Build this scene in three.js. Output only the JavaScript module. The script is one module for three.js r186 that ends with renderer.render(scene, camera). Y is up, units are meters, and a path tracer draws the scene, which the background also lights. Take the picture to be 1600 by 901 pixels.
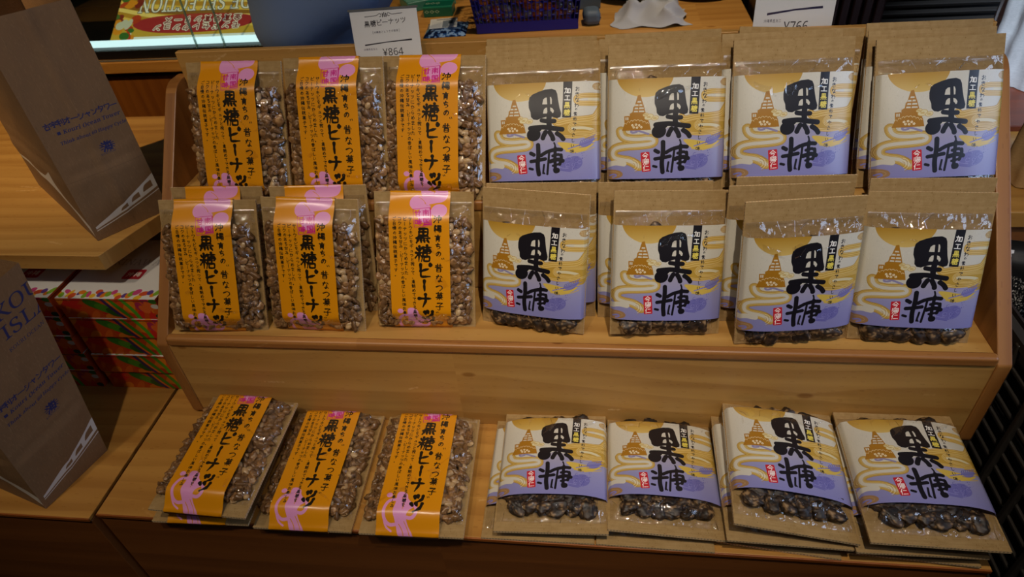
import * as THREE from 'three';
import { RoundedBoxGeometry } from 'three/addons/geometries/RoundedBoxGeometry.js';
import { mergeGeometries, mergeVertices } from 'three/addons/utils/BufferGeometryUtils.js';
import { MarchingCubes } from 'three/addons/objects/MarchingCubes.js';
import { RectAreaLightUniformsLib } from 'three/addons/lights/RectAreaLightUniformsLib.js';

// ------------------------------------------------------------------ camera, lamps, exposure
const scene = new THREE.Scene();
const camera = new THREE.PerspectiveCamera(2 * Math.atan(450.5 / 1034.6) * 180 / Math.PI, 1600 / 901, 0.02, 40);
camera.position.set(0.0759, 0.8841, 0.7097);
camera.rotation.set(-0.6811, 0.17, -0.0952, 'YXZ');
camera.focus = 0.95; camera.userData.fStop = 8;
const renderer = new THREE.WebGLRenderer({ antialias: true });
renderer.toneMapping = THREE.LinearToneMapping;
renderer.toneMappingExposure = 0.36
;
renderer.shadowMap.enabled = true;
RectAreaLightUniformsLib.init();
scene.background = new THREE.Color(0x000000);
// ceiling spot lamps: [x, y, z, target x, y, z, intensity, cone angle, penumbra, colour]
const SPOTS = [
  [-1.03, 1.86, 0.85, -0.62, 0.18, -0.02, 4.8, 0.52, 0.9, 0xffecd2],
  [-0.38, 1.86, 0.80, -0.42, 0.2, -0.05, 6.8, 0.46, 1, 0xffeed8],
  [0.32, 1.86, 0.72, 0.26, 0.24, -0.1, 14.5, 0.44, 1, 0xfff0dc],
  [-1.5, 1.86, 0.2, -1.15, 0.3, -0.9, 17, 0.5, 0.7, 0xffd9a0],
  [0.3, 1.86, -0.75, 0.1, 0.3, -1.15, 13, 0.5, 1, 0xffeacb],
  [0.95, 1.86, 1.0, 0.3, 0.2, 0.0, 1.5, 0.5, 1, 0xf4f2ff],  // added lamp, weak and cool, for more glints on the bag film
  [0.62, 1.86, 0.2, 1.0, 0.36, -0.76, 40, 0.2, 0.8, 0xd4e6ff],  // added narrow cool lamp that brightens the pale sack
];
const COOL = { x: 2.0, y: 1.0, z: 0.35, turn: -0.5, w: 1.2, h: 1.0, intensity: 5, color: 0xbfd8ff };  // added panel standing in for an unseen source of cool light
const FILL = { x: 0.6, y: 1.9, z: 1.7, w: 1.8, d: 0.5, intensity: 0.3, color: 0xe6ecff };  // added fill light near the ceiling, for soft cool ambient

// ------------------------------------------------------------------ helpers
let seedState = 1;
const seed = (s) => { seedState = s >>> 0; };
const rnd = (a = 0, b = 1) => { seedState = (seedState + 0x6d2b79f5) | 0; let t = Math.imul(seedState ^ (seedState >>> 15), 1 | seedState); t = (t + Math.imul(t ^ (t >>> 7), 61 | t)) ^ t; return a + (b - a) * (((t ^ (t >>> 14)) >>> 0) / 4294967296); };
const clamp = THREE.MathUtils.clamp, lerp = THREE.MathUtils.lerp;
const ss = (a, b, x) => { const t = clamp((x - a) / (b - a), 0, 1); return t * t * (3 - 2 * t); };
const hash = (x, y, z = 0) => { let h = Math.imul(x | 0, 374761393) + Math.imul(y | 0, 668265263) + Math.imul(z | 0, 1274126177); h = Math.imul(h ^ (h >>> 13), 1274126177); return ((h ^ (h >>> 16)) >>> 0) / 4294967296; };
function noise2(x, y, s = 0) {
  const ix = Math.floor(x), iy = Math.floor(y), fx = x - ix, fy = y - iy, u = fx * fx * (3 - 2 * fx), v = fy * fy * (3 - 2 * fy);
  return lerp(lerp(hash(ix, iy, s), hash(ix + 1, iy, s), u), lerp(hash(ix, iy + 1, s), hash(ix + 1, iy + 1, s), u), v) * 2 - 1;
}
const fbm = (x, y, s = 0, n = 4) => { let a = 0.5, t = 0; for (let i = 0; i < n; i++) { t += a * noise2(x, y, s + i * 17); x *= 2.03; y *= 2.03; a *= 0.5; } return t; };
function noise3(x, y, z, s = 0) {
  const iz = Math.floor(z), f = z - iz, w = f * f * (3 - 2 * f);
  return lerp(noise2(x, y, s + iz * 131), noise2(x, y, s + (iz + 1) * 131), w);
}
const used = new Map();
function numbered(name) { const n = used.get(name) ?? 0; used.set(name, n + 1); return n ? name + '_' + String(n).padStart(3, '0') : name; }
function shadows(o) { o.castShadow = true; o.receiveShadow = true; return o; }
function tag(o, label, category, group, kind) {
  if (label) o.userData.label = label;
  if (category) o.userData.category = category;
  if (group) o.userData.group = group;
  if (kind) o.userData.kind = kind;
  return o;
}
function thing(name, label, category, pos = [0, 0, 0], turn = 0, group) {
  const o = new THREE.Group(); o.name = numbered(name); scene.add(o);
  o.position.set(...pos); o.rotation.y = turn;
  return tag(o, label, category, group);
}
function part(name, geo, mat, parent = scene, pos, rot) {
  const o = shadows(new THREE.Mesh(geo, mat)); o.name = parent === scene ? numbered(name) : name; parent.add(o);
  if (pos) o.position.set(...pos);
  if (rot) o.rotation.set(...rot);
  return o;
}
const struct = (name, geo, mat, pos, rot) => tag(part(name, geo, mat, scene, pos, rot), null, null, null, 'structure');
function cloneThing(src, name, label) { const c = src.clone(); c.name = numbered(name); scene.add(c); c.userData = { ...src.userData, label }; return c; }

// a board with rounded edges, uv in metres with the grain running along the given axis
function board(w, h, d, r = 0.002, grain = 'x', off = [0, 0]) {
  const g = new RoundedBoxGeometry(w, h, d, 2, Math.min(r, w / 2.01, h / 2.01, d / 2.01));
  return grainUV(g, grain, off);
}
function grainUV(g, grain = 'x', off = [0, 0]) {
  const p = g.attributes.position, n = g.attributes.normal, uv = new Float32Array(p.count * 2);
  const gi = 'xyz'.indexOf(grain);
  for (let i = 0; i < p.count; i++) {
    const P = [p.getX(i), p.getY(i), p.getZ(i)], N = [Math.abs(n.getX(i)), Math.abs(n.getY(i)), Math.abs(n.getZ(i))];
    const k = N.indexOf(Math.max(...N)), rest = [0, 1, 2].filter((a) => a !== k);
    let a, b;
    if (k === gi) { a = rest[0]; b = rest[1]; uv[i * 2] = P[a] * 0.15 + off[0]; uv[i * 2 + 1] = P[b] + off[1]; continue; }
    a = gi; b = rest.find((q) => q !== gi);
    uv[i * 2] = P[a] + off[0]; uv[i * 2 + 1] = P[b] + off[1] + (k * 0.13);
  }
  g.setAttribute('uv', new THREE.BufferAttribute(uv, 2));
  return g;
}
function grid(nx, ny, f, uvf) {   // f(u, v) -> [x, y, z], u and v in 0..1
  const pos = [], uv = [], idx = [];
  for (let j = 0; j <= ny; j++) for (let i = 0; i <= nx; i++) {
    const u = i / nx, v = j / ny; pos.push(...f(u, v)); uv.push(...(uvf ? uvf(u, v) : [u, v]));
  }
  for (let j = 0; j < ny; j++) for (let i = 0; i < nx; i++) { const a = j * (nx + 1) + i; idx.push(a, a + 1, a + nx + 2, a, a + nx + 2, a + nx + 1); }
  const g = new THREE.BufferGeometry();
  g.setAttribute('position', new THREE.Float32BufferAttribute(pos, 3)); g.setAttribute('uv', new THREE.Float32BufferAttribute(uv, 2)); g.setIndex(idx); g.computeVertexNormals();
  return g;
}
function bar(a, b, r, seg = 6) {
  const A = new THREE.Vector3(...a), B = new THREE.Vector3(...b), d = B.clone().sub(A), g = new THREE.CylinderGeometry(r, r, d.length(), seg);
  g.applyQuaternion(new THREE.Quaternion().setFromUnitVectors(new THREE.Vector3(0, 1, 0), d.clone().normalize()));
  return g.translate(...A.clone().add(B).multiplyScalar(0.5).toArray());
}

// ------------------------------------------------------------------ textures
function dataTex(w, h, f, srgb = true, repeat) {
  const d = new Uint8Array(w * h * 4);
  for (let y = 0; y < h; y++) for (let x = 0; x < w; x++) {
    const c = f(x / w, y / h, x, y), o = (y * w + x) * 4;
    d[o] = clamp(c[0], 0, 255); d[o + 1] = clamp(c[1], 0, 255); d[o + 2] = clamp(c[2], 0, 255); d[o + 3] = 255;
  }
  const t = new THREE.DataTexture(d, w, h, THREE.RGBAFormat);
  if (srgb) t.colorSpace = THREE.SRGBColorSpace;
  t.magFilter = THREE.LinearFilter; t.minFilter = THREE.LinearMipmapLinearFilter; t.generateMipmaps = true;
  t.wrapS = t.wrapT = THREE.RepeatWrapping; t.needsUpdate = true;
  if (repeat) t.repeat.set(...repeat);
  return t;
}
function canvasTex(w, h, draw) {
  const c = document.createElement('canvas'); c.width = w; c.height = h;
  draw(c.getContext('2d'), w, h);
  const t = new THREE.CanvasTexture(c); t.colorSpace = THREE.SRGBColorSpace; t.anisotropy = 8;
  t.wrapS = t.wrapT = THREE.RepeatWrapping;
  return t;
}
// plain-sawn wood, 1.6 m along the grain by 0.8 m across
function woodTex(light, dark, s, { fine = 1, rings = 26, contrast = 1, knots = 5, scuffs = 0 } = {}) {
  const K = []; seed(s * 77 + 5);
  for (let i = 0; i < knots; i++) K.push([rnd(0, 1.6), rnd(0, 0.8), rnd(0.004, 0.009)]);
  const S = [];
  for (let i = 0; i < scuffs; i++) S.push([rnd(0, 1.6), rnd(0, 0.8), rnd(-0.5, 0.5), rnd(0.006, 0.03), rnd(0.15, 0.5)]);
  return dataTex(1200, 600, (u, v) => {
    const x = u * 1.6, y = v * 0.8;
    let warp = 0.05 * fbm(x * 1.3, y * 5, s, 3);
    let kd = 0;
    for (const [kx, ky, r] of K) { const dx = (x - kx) * 0.45, dy = y - ky, d = Math.hypot(dx, dy); warp += 0.012 * Math.exp(-d * d / (r * r * 16)) * Math.sign(dy); kd = Math.max(kd, 1 - ss(r * 0.4, r, d)); }
    const ring = (y + warp) * rings, f = ring - Math.floor(ring);
    let t = 0.30 * ss(0.2, 0.95, f) * (1 - ss(0.95, 1, f)) + 0.4 * (fbm(x * 2.5, y * 60, s + 3, 3) + 0.5) * fine + 0.25 * (fbm(x * 1.2, y * 9, s + 9, 3) + 0.3);
    t = clamp(t * contrast, 0, 1);
    const pore = hash(Math.floor(x * 160 + hash(Math.floor(y * 1000), 3, s) * 9), Math.floor(y * 1000), s) > 0.985 ? 0.25 : 0;
    t = clamp(t + pore + kd * 0.8, 0, 1.2);
    let c = [0, 1, 2].map((i) => lerp(light[i], dark[i], t));
    for (const [sx, sy, a, l, k] of S) { const dx = x - sx, dy = y - sy, p = dx * Math.cos(a) + dy * Math.sin(a), q = -dx * Math.sin(a) + dy * Math.cos(a); if (Math.abs(p) < l && Math.abs(q) < 0.0011 + 0.001 * noise2(p * 300, s)) c = c.map((z, i) => lerp(z, [226, 190, 140][i], k)); }
    return c;
  }, true, [1 / 1.6, 1 / 0.8]);
}
const std = (o) => new THREE.MeshStandardMaterial(o), phys = (o) => new THREE.MeshPhysicalMaterial(o);
const birchTex = woodTex([200, 154, 84], [152, 104, 46], 3, { contrast: 0.85, scuffs: 60 });
const pineTex = woodTex([178, 122, 62], [120, 72, 30], 11, { knots: 12, contrast: 0.95, scuffs: 14 });
const brownTex = woodTex([138, 82, 34], [92, 50, 18], 21, { knots: 0, rings: 14, contrast: 0.8 });
// crumpled film: flat facets that meet in sharp creases
const crinkle = (() => { seed(808); const P = []; for (let i = 0; i < 60; i++) P.push([rnd(), rnd(), rnd(-1, 1), rnd(-1, 1), rnd()]); return dataTex(384, 384, (u, v) => { let b = 9, h = 0; for (const [x, y, gx, gy, o] of P) { let dx = Math.abs(u - x), dy = Math.abs(v - y); const wx = dx > 0.5 ? Math.sign(u - x) * (dx - 1) : u - x, wy = dy > 0.5 ? Math.sign(v - y) * (dy - 1) : v - y, d = wx * wx + wy * wy * 0.6; if (d < b) { b = d; h = o * 0.25 + 1.6 * (gx * wx + gy * wy) + 0.5; } } const a = 255 * clamp(0.5 + 0.6 * (h - 0.5) + 0.05 * fbm(u * 24, v * 24, 5, 2), 0, 1); return [a, a, a]; }, false); })();
const M = {
  birch: std({ map: birchTex, roughness: 0.42 }),
  pine: std({ map: pineTex, roughness: 0.38 }),
  brown: std({ map: brownTex, roughness: 0.45 }),
  topWood: std({ map: birchTex, color: 0xf8eed8, roughness: 0.4 }),
  edgeBand: std({ map: pineTex, color: 0xf0c9a0, roughness: 0.4 }),
  counterWood: std({ map: birchTex, color: 0xfff4e4, roughness: 0.4 }),
  door: std({ map: birchTex, color: 0xb08a5c, roughness: 0.5 }),
  black: std({ color: 0x0b0a0a, roughness: 0.45 }),
  darkPlastic: std({ color: 0x34302c, roughness: 0.32 }),
  maroon: std({ color: 0x2c1714, roughness: 0.45 }),
  grey: std({ color: 0x5a5a58, roughness: 0.5 }),
  paper: std({ color: 0xd9d7d2, roughness: 0.6 }),
  film: phys({ color: 0xffffff, transmission: 1, thickness: 0, roughness: 0.05, ior: 1.9, side: THREE.DoubleSide, bumpMap: crinkle, bumpScale: 0.03 }),
  sleeve: phys({ color: 0xffffff, transmission: 1, thickness: 0, roughness: 0.08, ior: 1.5, side: THREE.DoubleSide }),
  glass: phys({ color: 0xf2fbf8, transmission: 1, thickness: 0, roughness: 0.02, ior: 1.5 }),
  floor: std({ map: brownTex, color: 0x8a7a6a, roughness: 0.5 }),
  wall: std({ color: 0x6b6258, roughness: 0.9 }),
  ceiling: std({ color: 0x7a746c, roughness: 0.9 }),
};
const kraftTex = (s, tint) => dataTex(512, 512, (u, v, x, y) => {
  const f = 10 * fbm(u * 40, v * 40, s, 3) + 9 * fbm(u * 9, v * 150, s + 5, 2) + (hash(x, y, s) - 0.5) * 9;
  const speck = hash(x >> 1, y >> 2, s + 7) > 0.992 ? -22 : 0;
  return tint.map((c) => c + f + speck);
}, true, [4, 4]);
const cardMap = kraftTex(31, [158, 127, 78]);
const fluteMap = dataTex(256, 16, (u) => { const a = 128 + 90 * Math.sin(u * Math.PI * 2 * 8); return [a, a, a]; }, false, [14, 1]);
M.card = std({ map: cardMap, bumpMap: fluteMap, bumpScale: 0.00012, roughness: 0.85 });
M.cardEdge = std({ map: dataTex(512, 16, (u, v) => { const w = Math.abs(Math.sin(u * Math.PI * 26)), rim = v < 0.25 || v > 0.75; const k = rim ? 1 : 0.6 + 0.35 * w; return [240 * k, 204 * k, 150 * k]; }, true, [9, 250]), roughness: 0.9 });
M.kraft = std({ map: kraftTex(41, [150, 112, 76]), roughness: 0.8 });

// ------------------------------------------------------------------ lettering: hand-drawn strokes on a 100 x 100 square, points "xxyy", strokes parted by "/"
const GLYPHS = {
  'サ': '1030 9030/3010 3060/7010 7055 6075 4595', 'ト': '4008 4095/4040 7560', 'ウ': '5005 5022/1825 1845/1825 8525 8050 6575 4095', 'キ': '2030 8025/1558 8852/4808 5895',
  'ビ': '2510 2585 3590 8088/2548 7535/7808 8418/8804 9414', 'ピ': '2510 2580 3588 8586/2552 7538/8606 9412 8620 7812 8606', 'を': '2022 7520/4808 2550 5548 5072/8040 4565 4085 8090',
  'ュ': '3050 7050 6585/2085 8585', 'ギ': '2030 7525/1558 8852/4808 5895/8006 8614/9004 9612', 'ッ': '2535 3055/4530 5050/8030 7560 4088', 'と': '3010 3840/8030 3060 3080 8088', '搾': '1025 4025/2805 2890 1882/1058 4048/6505 6515/4518 9518 9528/5522 4838/7522 8836/6038 5060/5550 9550/6550 6595/6570 9070/6590 9590',
  'っ': '1545 6035 8050 7070 4085', 'て': '1520 8515 5040 5070 7590', '、': '3070 4585', '煮': '3015 7015/5005 5035/1535 8535/7510 2060/3550 7550 7575 3575 3550/3562 7062/1885 1095/3885 4095/5885 6295/7885 8895',
  '詰': '1515 4015/0528 4828/1540 4040/1552 4052/1565 4065 4090 1590 1565/5025 9525/7205 7248/5548 9048/5862 8862 8892 5892 5862', 'め': '2520 4085/7010 3080 1570 2545 7035 9060 6092', 'で': '1520 8018 5040 5070 7590/7035 7643/8430 9038',
  'き': '2020 8015/1840 8235/4505 7050 7262/2865 2885 5092 7088', 'る': '2512 7512 2550 6045 8565 6590 4588 4578 5575 6585', '黒': '2508 7508 7545 2545 2508/2526 7526/5008 5062/2054 8054/0865 9265/1878 1094/3878 4092/5878 6292/7878 9094',
  '糖': '0845 4645/2708 2795/1218 2032/4215 3432/2648 0575/2848 4570/7202 7210/4814 9614/5214 5055 4295/5828 9028 9048 5848/5538 9838/7418 7460/5868 8868 8892 5892 5868', 'ー': '5010 4850 5090', '―': '0850 5048 9250', 'ナ': '1035 9035/5508 5550 3592', 'ツ': '1525 2845/4520 5542/8520 7560 3592',
  'の': '5520 4065 2575 1850 3525 6018 8540 8065 6085', 'コ': '2018 8018 8080/1582 8582', 'ク': '4005 1545/3522 8522 7555 3092', 'あ': '1822 8020/4505 4550 5580/6835 4075 2080 2260 5045 8055 8078 6092', '甘': '0830 9230/2808 2890/7208 7290/2860 7260/2888 7288',
  'み': '2018 5516 3070 1880 1565 4055 9068/7535 7060 5590', '香': '7005 3015/1025 9025/5010 5048/4528 1048/5528 9048/3055 7055 7092 3092 3055/3073 7073', 'ば': '1815 1260 2090/4030 9028/6810 6870 5585 4570 6065 9080/8006 8614/9004 9612', 'し': '3010 2870 4590 8070', 'い': '2020 2060 3580 4568/7025 8065',
  '風': '2010 1560 0595/2010 8010 8060 9592/6520 3525/3538 6538 6555 3555 3538/5025 5080/3080 7078/6570 7585', '味': '0825 3825 3870 0870 0825/4828 9228/4548 9848/7008 7095/6850 4582/7250 9880', 'お': '1525 5522/3505 3580 2088 1575 4050 8055 8080 6090/7020 8832',
  '楽': '5002 4510/3512 6512 6538 3538 3512/3525 6525/2015 2822/2040 3032/8012 7222/8238 7230/0855 9255/5042 5096/4858 1585/5258 8885', '自': '5005 4015/2518 7518 7592 2592 2518/2542 7542/2567 7567', '慢': '0830 0550/2008 2092/3028 3545/5005 8505 8528 5028 5005/5016 8516/4235 9435 9450 4250 4235/5835 5850/7735 7750/5060 8260 4592/5565 9092',
  'ご': '2525 7522/2065 3085 8088/7504 8012/8602 9210', '沖': '1515 2528/0838 2048/0892 2865/4030 9230 9062 4062 4030/6608 6695', '縄': '2005 1020 2225/3015 0840 3038/2040 2095/1055 0875/3052 3668/5010 8810 8838 5038 5010/5024 8824/4848 9048 9072 4872 4848/4860 9060/6808 6885 7592 9582',
  '伝': '2505 0550/1830 1895/4520 8520/3545 9545/6045 4585 8582/7565 9092', '統': '2005 1020 2225/3015 0840 3038/2040 2095/1055 0875/3052 3668/6805 6818/4520 9520/6522 5042 8840/7832 9045/5850 4592/7550 7888 9590 9578', '菓': '0815 9215/3205 3225/6805 6825/2532 7532 7555 2555 2532/2543 7543/5032 5096/0866 9266/4868 1592/5268 8592',
  '子': '2012 7812 5035 5085 3590 2582/0850 9250', 'す': '1022 9020/5505 5560 3560 3545 5550 5070 3592', '。': '2572 3580 2588 1680 2572', '育': '5003 5012/1018 9018/4020 2835 7533/6528 7838/2845 7245 7290 6092/2845 2595/2860 7060/2874 7074', 'ち': '1825 8022/4505 2855 6048 8065 7082 4092',
  'な': '1822 5520/3808 1558/7018 8835/6542 6580 5090 4080 5570 8888', 'つ': '1035 5520 8535 8560 5088', '昔': '1522 8522/3505 3540/6505 6540/0840 9240/2855 7255 7292 2892 2855/2873 7273', '南': '5003 5032/1018 9018/1535 8535 8590 7588/1535 1595/4042 4450/6042 5650/3254 6854/3068 7068/5054 5092',
  '国': '1212 8812 8892 1292 1212/2830 7230/3050 7050/2572 7572/5030 5072/6258 6864', '加': '0825 5025 4685 3580/2808 2560 0592/6025 9025 9085 6085 6025', '工': '2020 8020/5020 5082/0882 9282', '素': '2012 8012/2525 7525/0838 9238/5003 5038/5540 3055 6560 2572 8070/5070 5095/3278 2090/6878 8090',
  '朴': '0830 4830/2805 2895/2632 0570/3042 4455/6805 6895/6845 9260', 'や': '1250 7030 9045 8060 6562/4015 5028/3525 5592', 'さ': '1525 8022/4505 7050/2562 2580 5092 7290', '今': '5005 0845/5008 9245/3045 6845/2560 7560 5595', '帰': '1010 1060/3005 3062 1592/4812 8812 8840 4840/4826 8826/4062 4050 9450 9462/5065 5092/5065 8565 8585/6852 6897',
  '仁': '3005 0850/2030 2095/4530 8530/3885 9585', 'わ': '2508 2592/0830 3828 0872/2548 6530 8855 6588', 'に': '1815 1260 2090/4528 8026/4575 6085 8880', 'か': '1232 6530 6080 4585/4008 1590/7525 9055', 'ら': '4008 6018/2530 2065 6052 8068 6090 4092', 'ま': '1820 8220/1840 8240/5005 5085 3090 2278 5075 8590',
  'た': '1225 6022/3805 1090/5548 8545/5080 8885', 'う': '3508 6514/2035 6528 7550 4592', '使': '2505 0848/1830 1895/3518 9518/4555 4532 8832 8855 4555/6505 6070 3595/4560 9292', '用': '2060 2010 8510 8588 7085/2060 0892/2035 8535/2060 8560/5210 5295',
  '県': '3008 7508 7545 3045 3008/3020 7520/3033 7533/1520 1558 8558/5058 5095/3068 1585/7068 8585', '産': '5003 5012/1516 8516/3520 4030/6520 6030/1235 9035/1535 0595/3545 2860/3055 8555/5545 5590/3572 8072/2592 9292', '税': '4005 1015/0830 4830/2810 2895/2635 0565/3242 4455/5508 6020/8505 7820/5545 5525 8825 8845 5545/6545 4592/7545 7885 9588',
  '込': '1010 2022/1040 2540 2575 0592/2575 4590 9590/6010 4575/5515 9270', '古': '0828 9228/5005 5048/2550 7550 7592 2592 2550', '宇': '5003 5014/1035 1018 9018 8535/2838 7238/1055 9055/5038 5088 3585', '利': '4205 1015/0830 5030/2810 2895/2635 0570/3045 4460/6515 6565/8808 8890 7588',
  'オ': '1530 8530/6008 6090 4585/5532 1575', 'シ': '2015 3522/1235 2842/1588 5575 8530', 'ャ': '1550 8042 6560/4032 5592', 'ン': '1820 4035/1588 5575 8828', 'タ': '4005 1545/3522 8522 7555 3092/3545 6560', 'ワ': '1845 1818 8518 8050 4092', 'モ': '2015 8015/1045 9045/4515 4585 8588', 'ド': '3508 3595/3538 7058/6512 7222/8008 8818',
  'セ': '3010 3085 4090 8588/0845 8535 6560', 'レ': '2510 2588 8550', 'ョ': '2038 7538 7592/2062 7262/2090 7590', '金': '5003 0840/5003 9240/3038 7038/1558 8558/5038 5092/2868 3682/7268 6482/0892 9292', '賞': '5003 5018/3008 3616/7008 6416/1030 1018 9018 8830/3528 6528 6542 3542 3528/3050 7050 7080 3080 3050/3060 7060/3070 7070/3882 1895/6282 8295',
  '受': '8005 1512/2020 2832/4818 5030/8018 7030/1048 1035 9035 8848/2555 7555 2095/3062 8595', 'リ': '3010 3055/7008 7060 4092', 'ズ': '1818 7518 2085/5048 8580/8005 8614/9202 9810', '海': '1512 2525/0835 2048/0892 2862/4505 3028/4018 9218/4078 4532 8532 8085 7090/3255 9655/4078 8578/6232 5878', 'び': '1525 5022 2060 4590 7560 6530/6525 8850/8006 8614/9004 9612', '″': '3020 4045/6515 7540', 'こ': '2525 7522/2065 3085 8088', 'が': '1232 6030 5580 4085/3808 1590/7030 8555/8006 8614/9004 9612',
};
// draws one character centred at (x, y): w is the stroke width, brush gives strokes that swell and taper
function glyph(g, ch, x, y, size, w, color, { brush = 0, slant = 0, sx = 1, rot = 0 } = {}) {
  const d = GLYPHS[ch]; if (!d) return;
  g.save(); g.translate(x, y); g.rotate(rot); g.fillStyle = color; g.strokeStyle = color; g.lineCap = 'round'; g.lineJoin = 'round';
  d.split('/').forEach((st, si) => {
    const P = st.split(' ').map((q) => { const px = (+q.slice(0, 2) - 50) / 100 * size * sx, py = (+q.slice(2) - 50) / 100 * size; return [px - slant * py, py]; });
    if (!brush) { g.lineWidth = w; g.beginPath(); g.moveTo(...P[0]); for (const p of P.slice(1)) g.lineTo(...p); g.stroke(); return; }
    // brush: Catmull-Rom through the points, drawn as discs
    const Q = []; let L = 0;
    for (let i = 0; i < P.length - 1; i++) {
      const a = P[Math.max(0, i - 1)], b = P[i], c = P[i + 1], e = P[Math.min(P.length - 1, i + 2)], len = Math.hypot(c[0] - b[0], c[1] - b[1]), n = Math.max(3, Math.ceil(len / (w * 0.22)));
      for (let k = 0; k < n; k++) { const t = k / n, f = (j) => { const m0 = (c[j] - a[j]) * 0.3, m1 = (e[j] - b[j]) * 0.3, t2 = t * t, t3 = t2 * t; return (2 * t3 - 3 * t2 + 1) * b[j] + (t3 - 2 * t2 + t) * m0 + (-2 * t3 + 3 * t2) * c[j] + (t3 - t2) * m1; }; Q.push([f(0), f(1)]); }
      L += len;
    }
    Q.push(P[P.length - 1]);
    Q.forEach(([px, py], i) => { const t = i / (Q.length - 1), r = w * 0.5 * lerp(1, 1.25 - 0.75 * t + 0.25 * Math.cos(t * 9 + si), brush) * (1 + 0.12 * noise2(i * 0.7, si * 3.1, 5)); g.beginPath(); g.arc(px, py, Math.max(0.4, r), 0, 7); g.fill(); });
  });
  g.restore();
}
function column(g, text, x, y, size, pitch, w, color, o = {}) { [...text].forEach((ch, i) => glyph(g, ch, x + (o.drift ?? 0) * i, y + i * pitch, size, w, color, o)); }
function line(g, text, x, y, size, pitch, w, color, o = {}) { [...text].forEach((ch, i) => glyph(g, ch, x + i * pitch, y + (o.rise ?? 0) * i, size, w, color, o)); }
function poly(g, color, pts, smooth = false) {
  g.fillStyle = color; g.beginPath();
  if (!smooth) pts.forEach((p, i) => (i ? g.lineTo(...p) : g.moveTo(...p)));
  else { const n = pts.length, mid = (a, b) => [(a[0] + b[0]) / 2, (a[1] + b[1]) / 2]; g.moveTo(...mid(pts[n - 1], pts[0])); pts.forEach((p, i) => g.quadraticCurveTo(...p, ...mid(p, pts[(i + 1) % n]))); }
  g.closePath(); g.fill();
}
function curve(g, color, width, pts) {
  g.strokeStyle = color; g.lineWidth = width; g.lineCap = 'round'; g.lineJoin = 'round'; g.beginPath(); g.moveTo(...pts[0]);
  for (let i = 1; i < pts.length - 1; i++) g.quadraticCurveTo(...pts[i], (pts[i][0] + pts[i + 1][0]) / 2, (pts[i][1] + pts[i + 1][1]) / 2);
  g.lineTo(...pts[pts.length - 1]); g.stroke();
}
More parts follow.
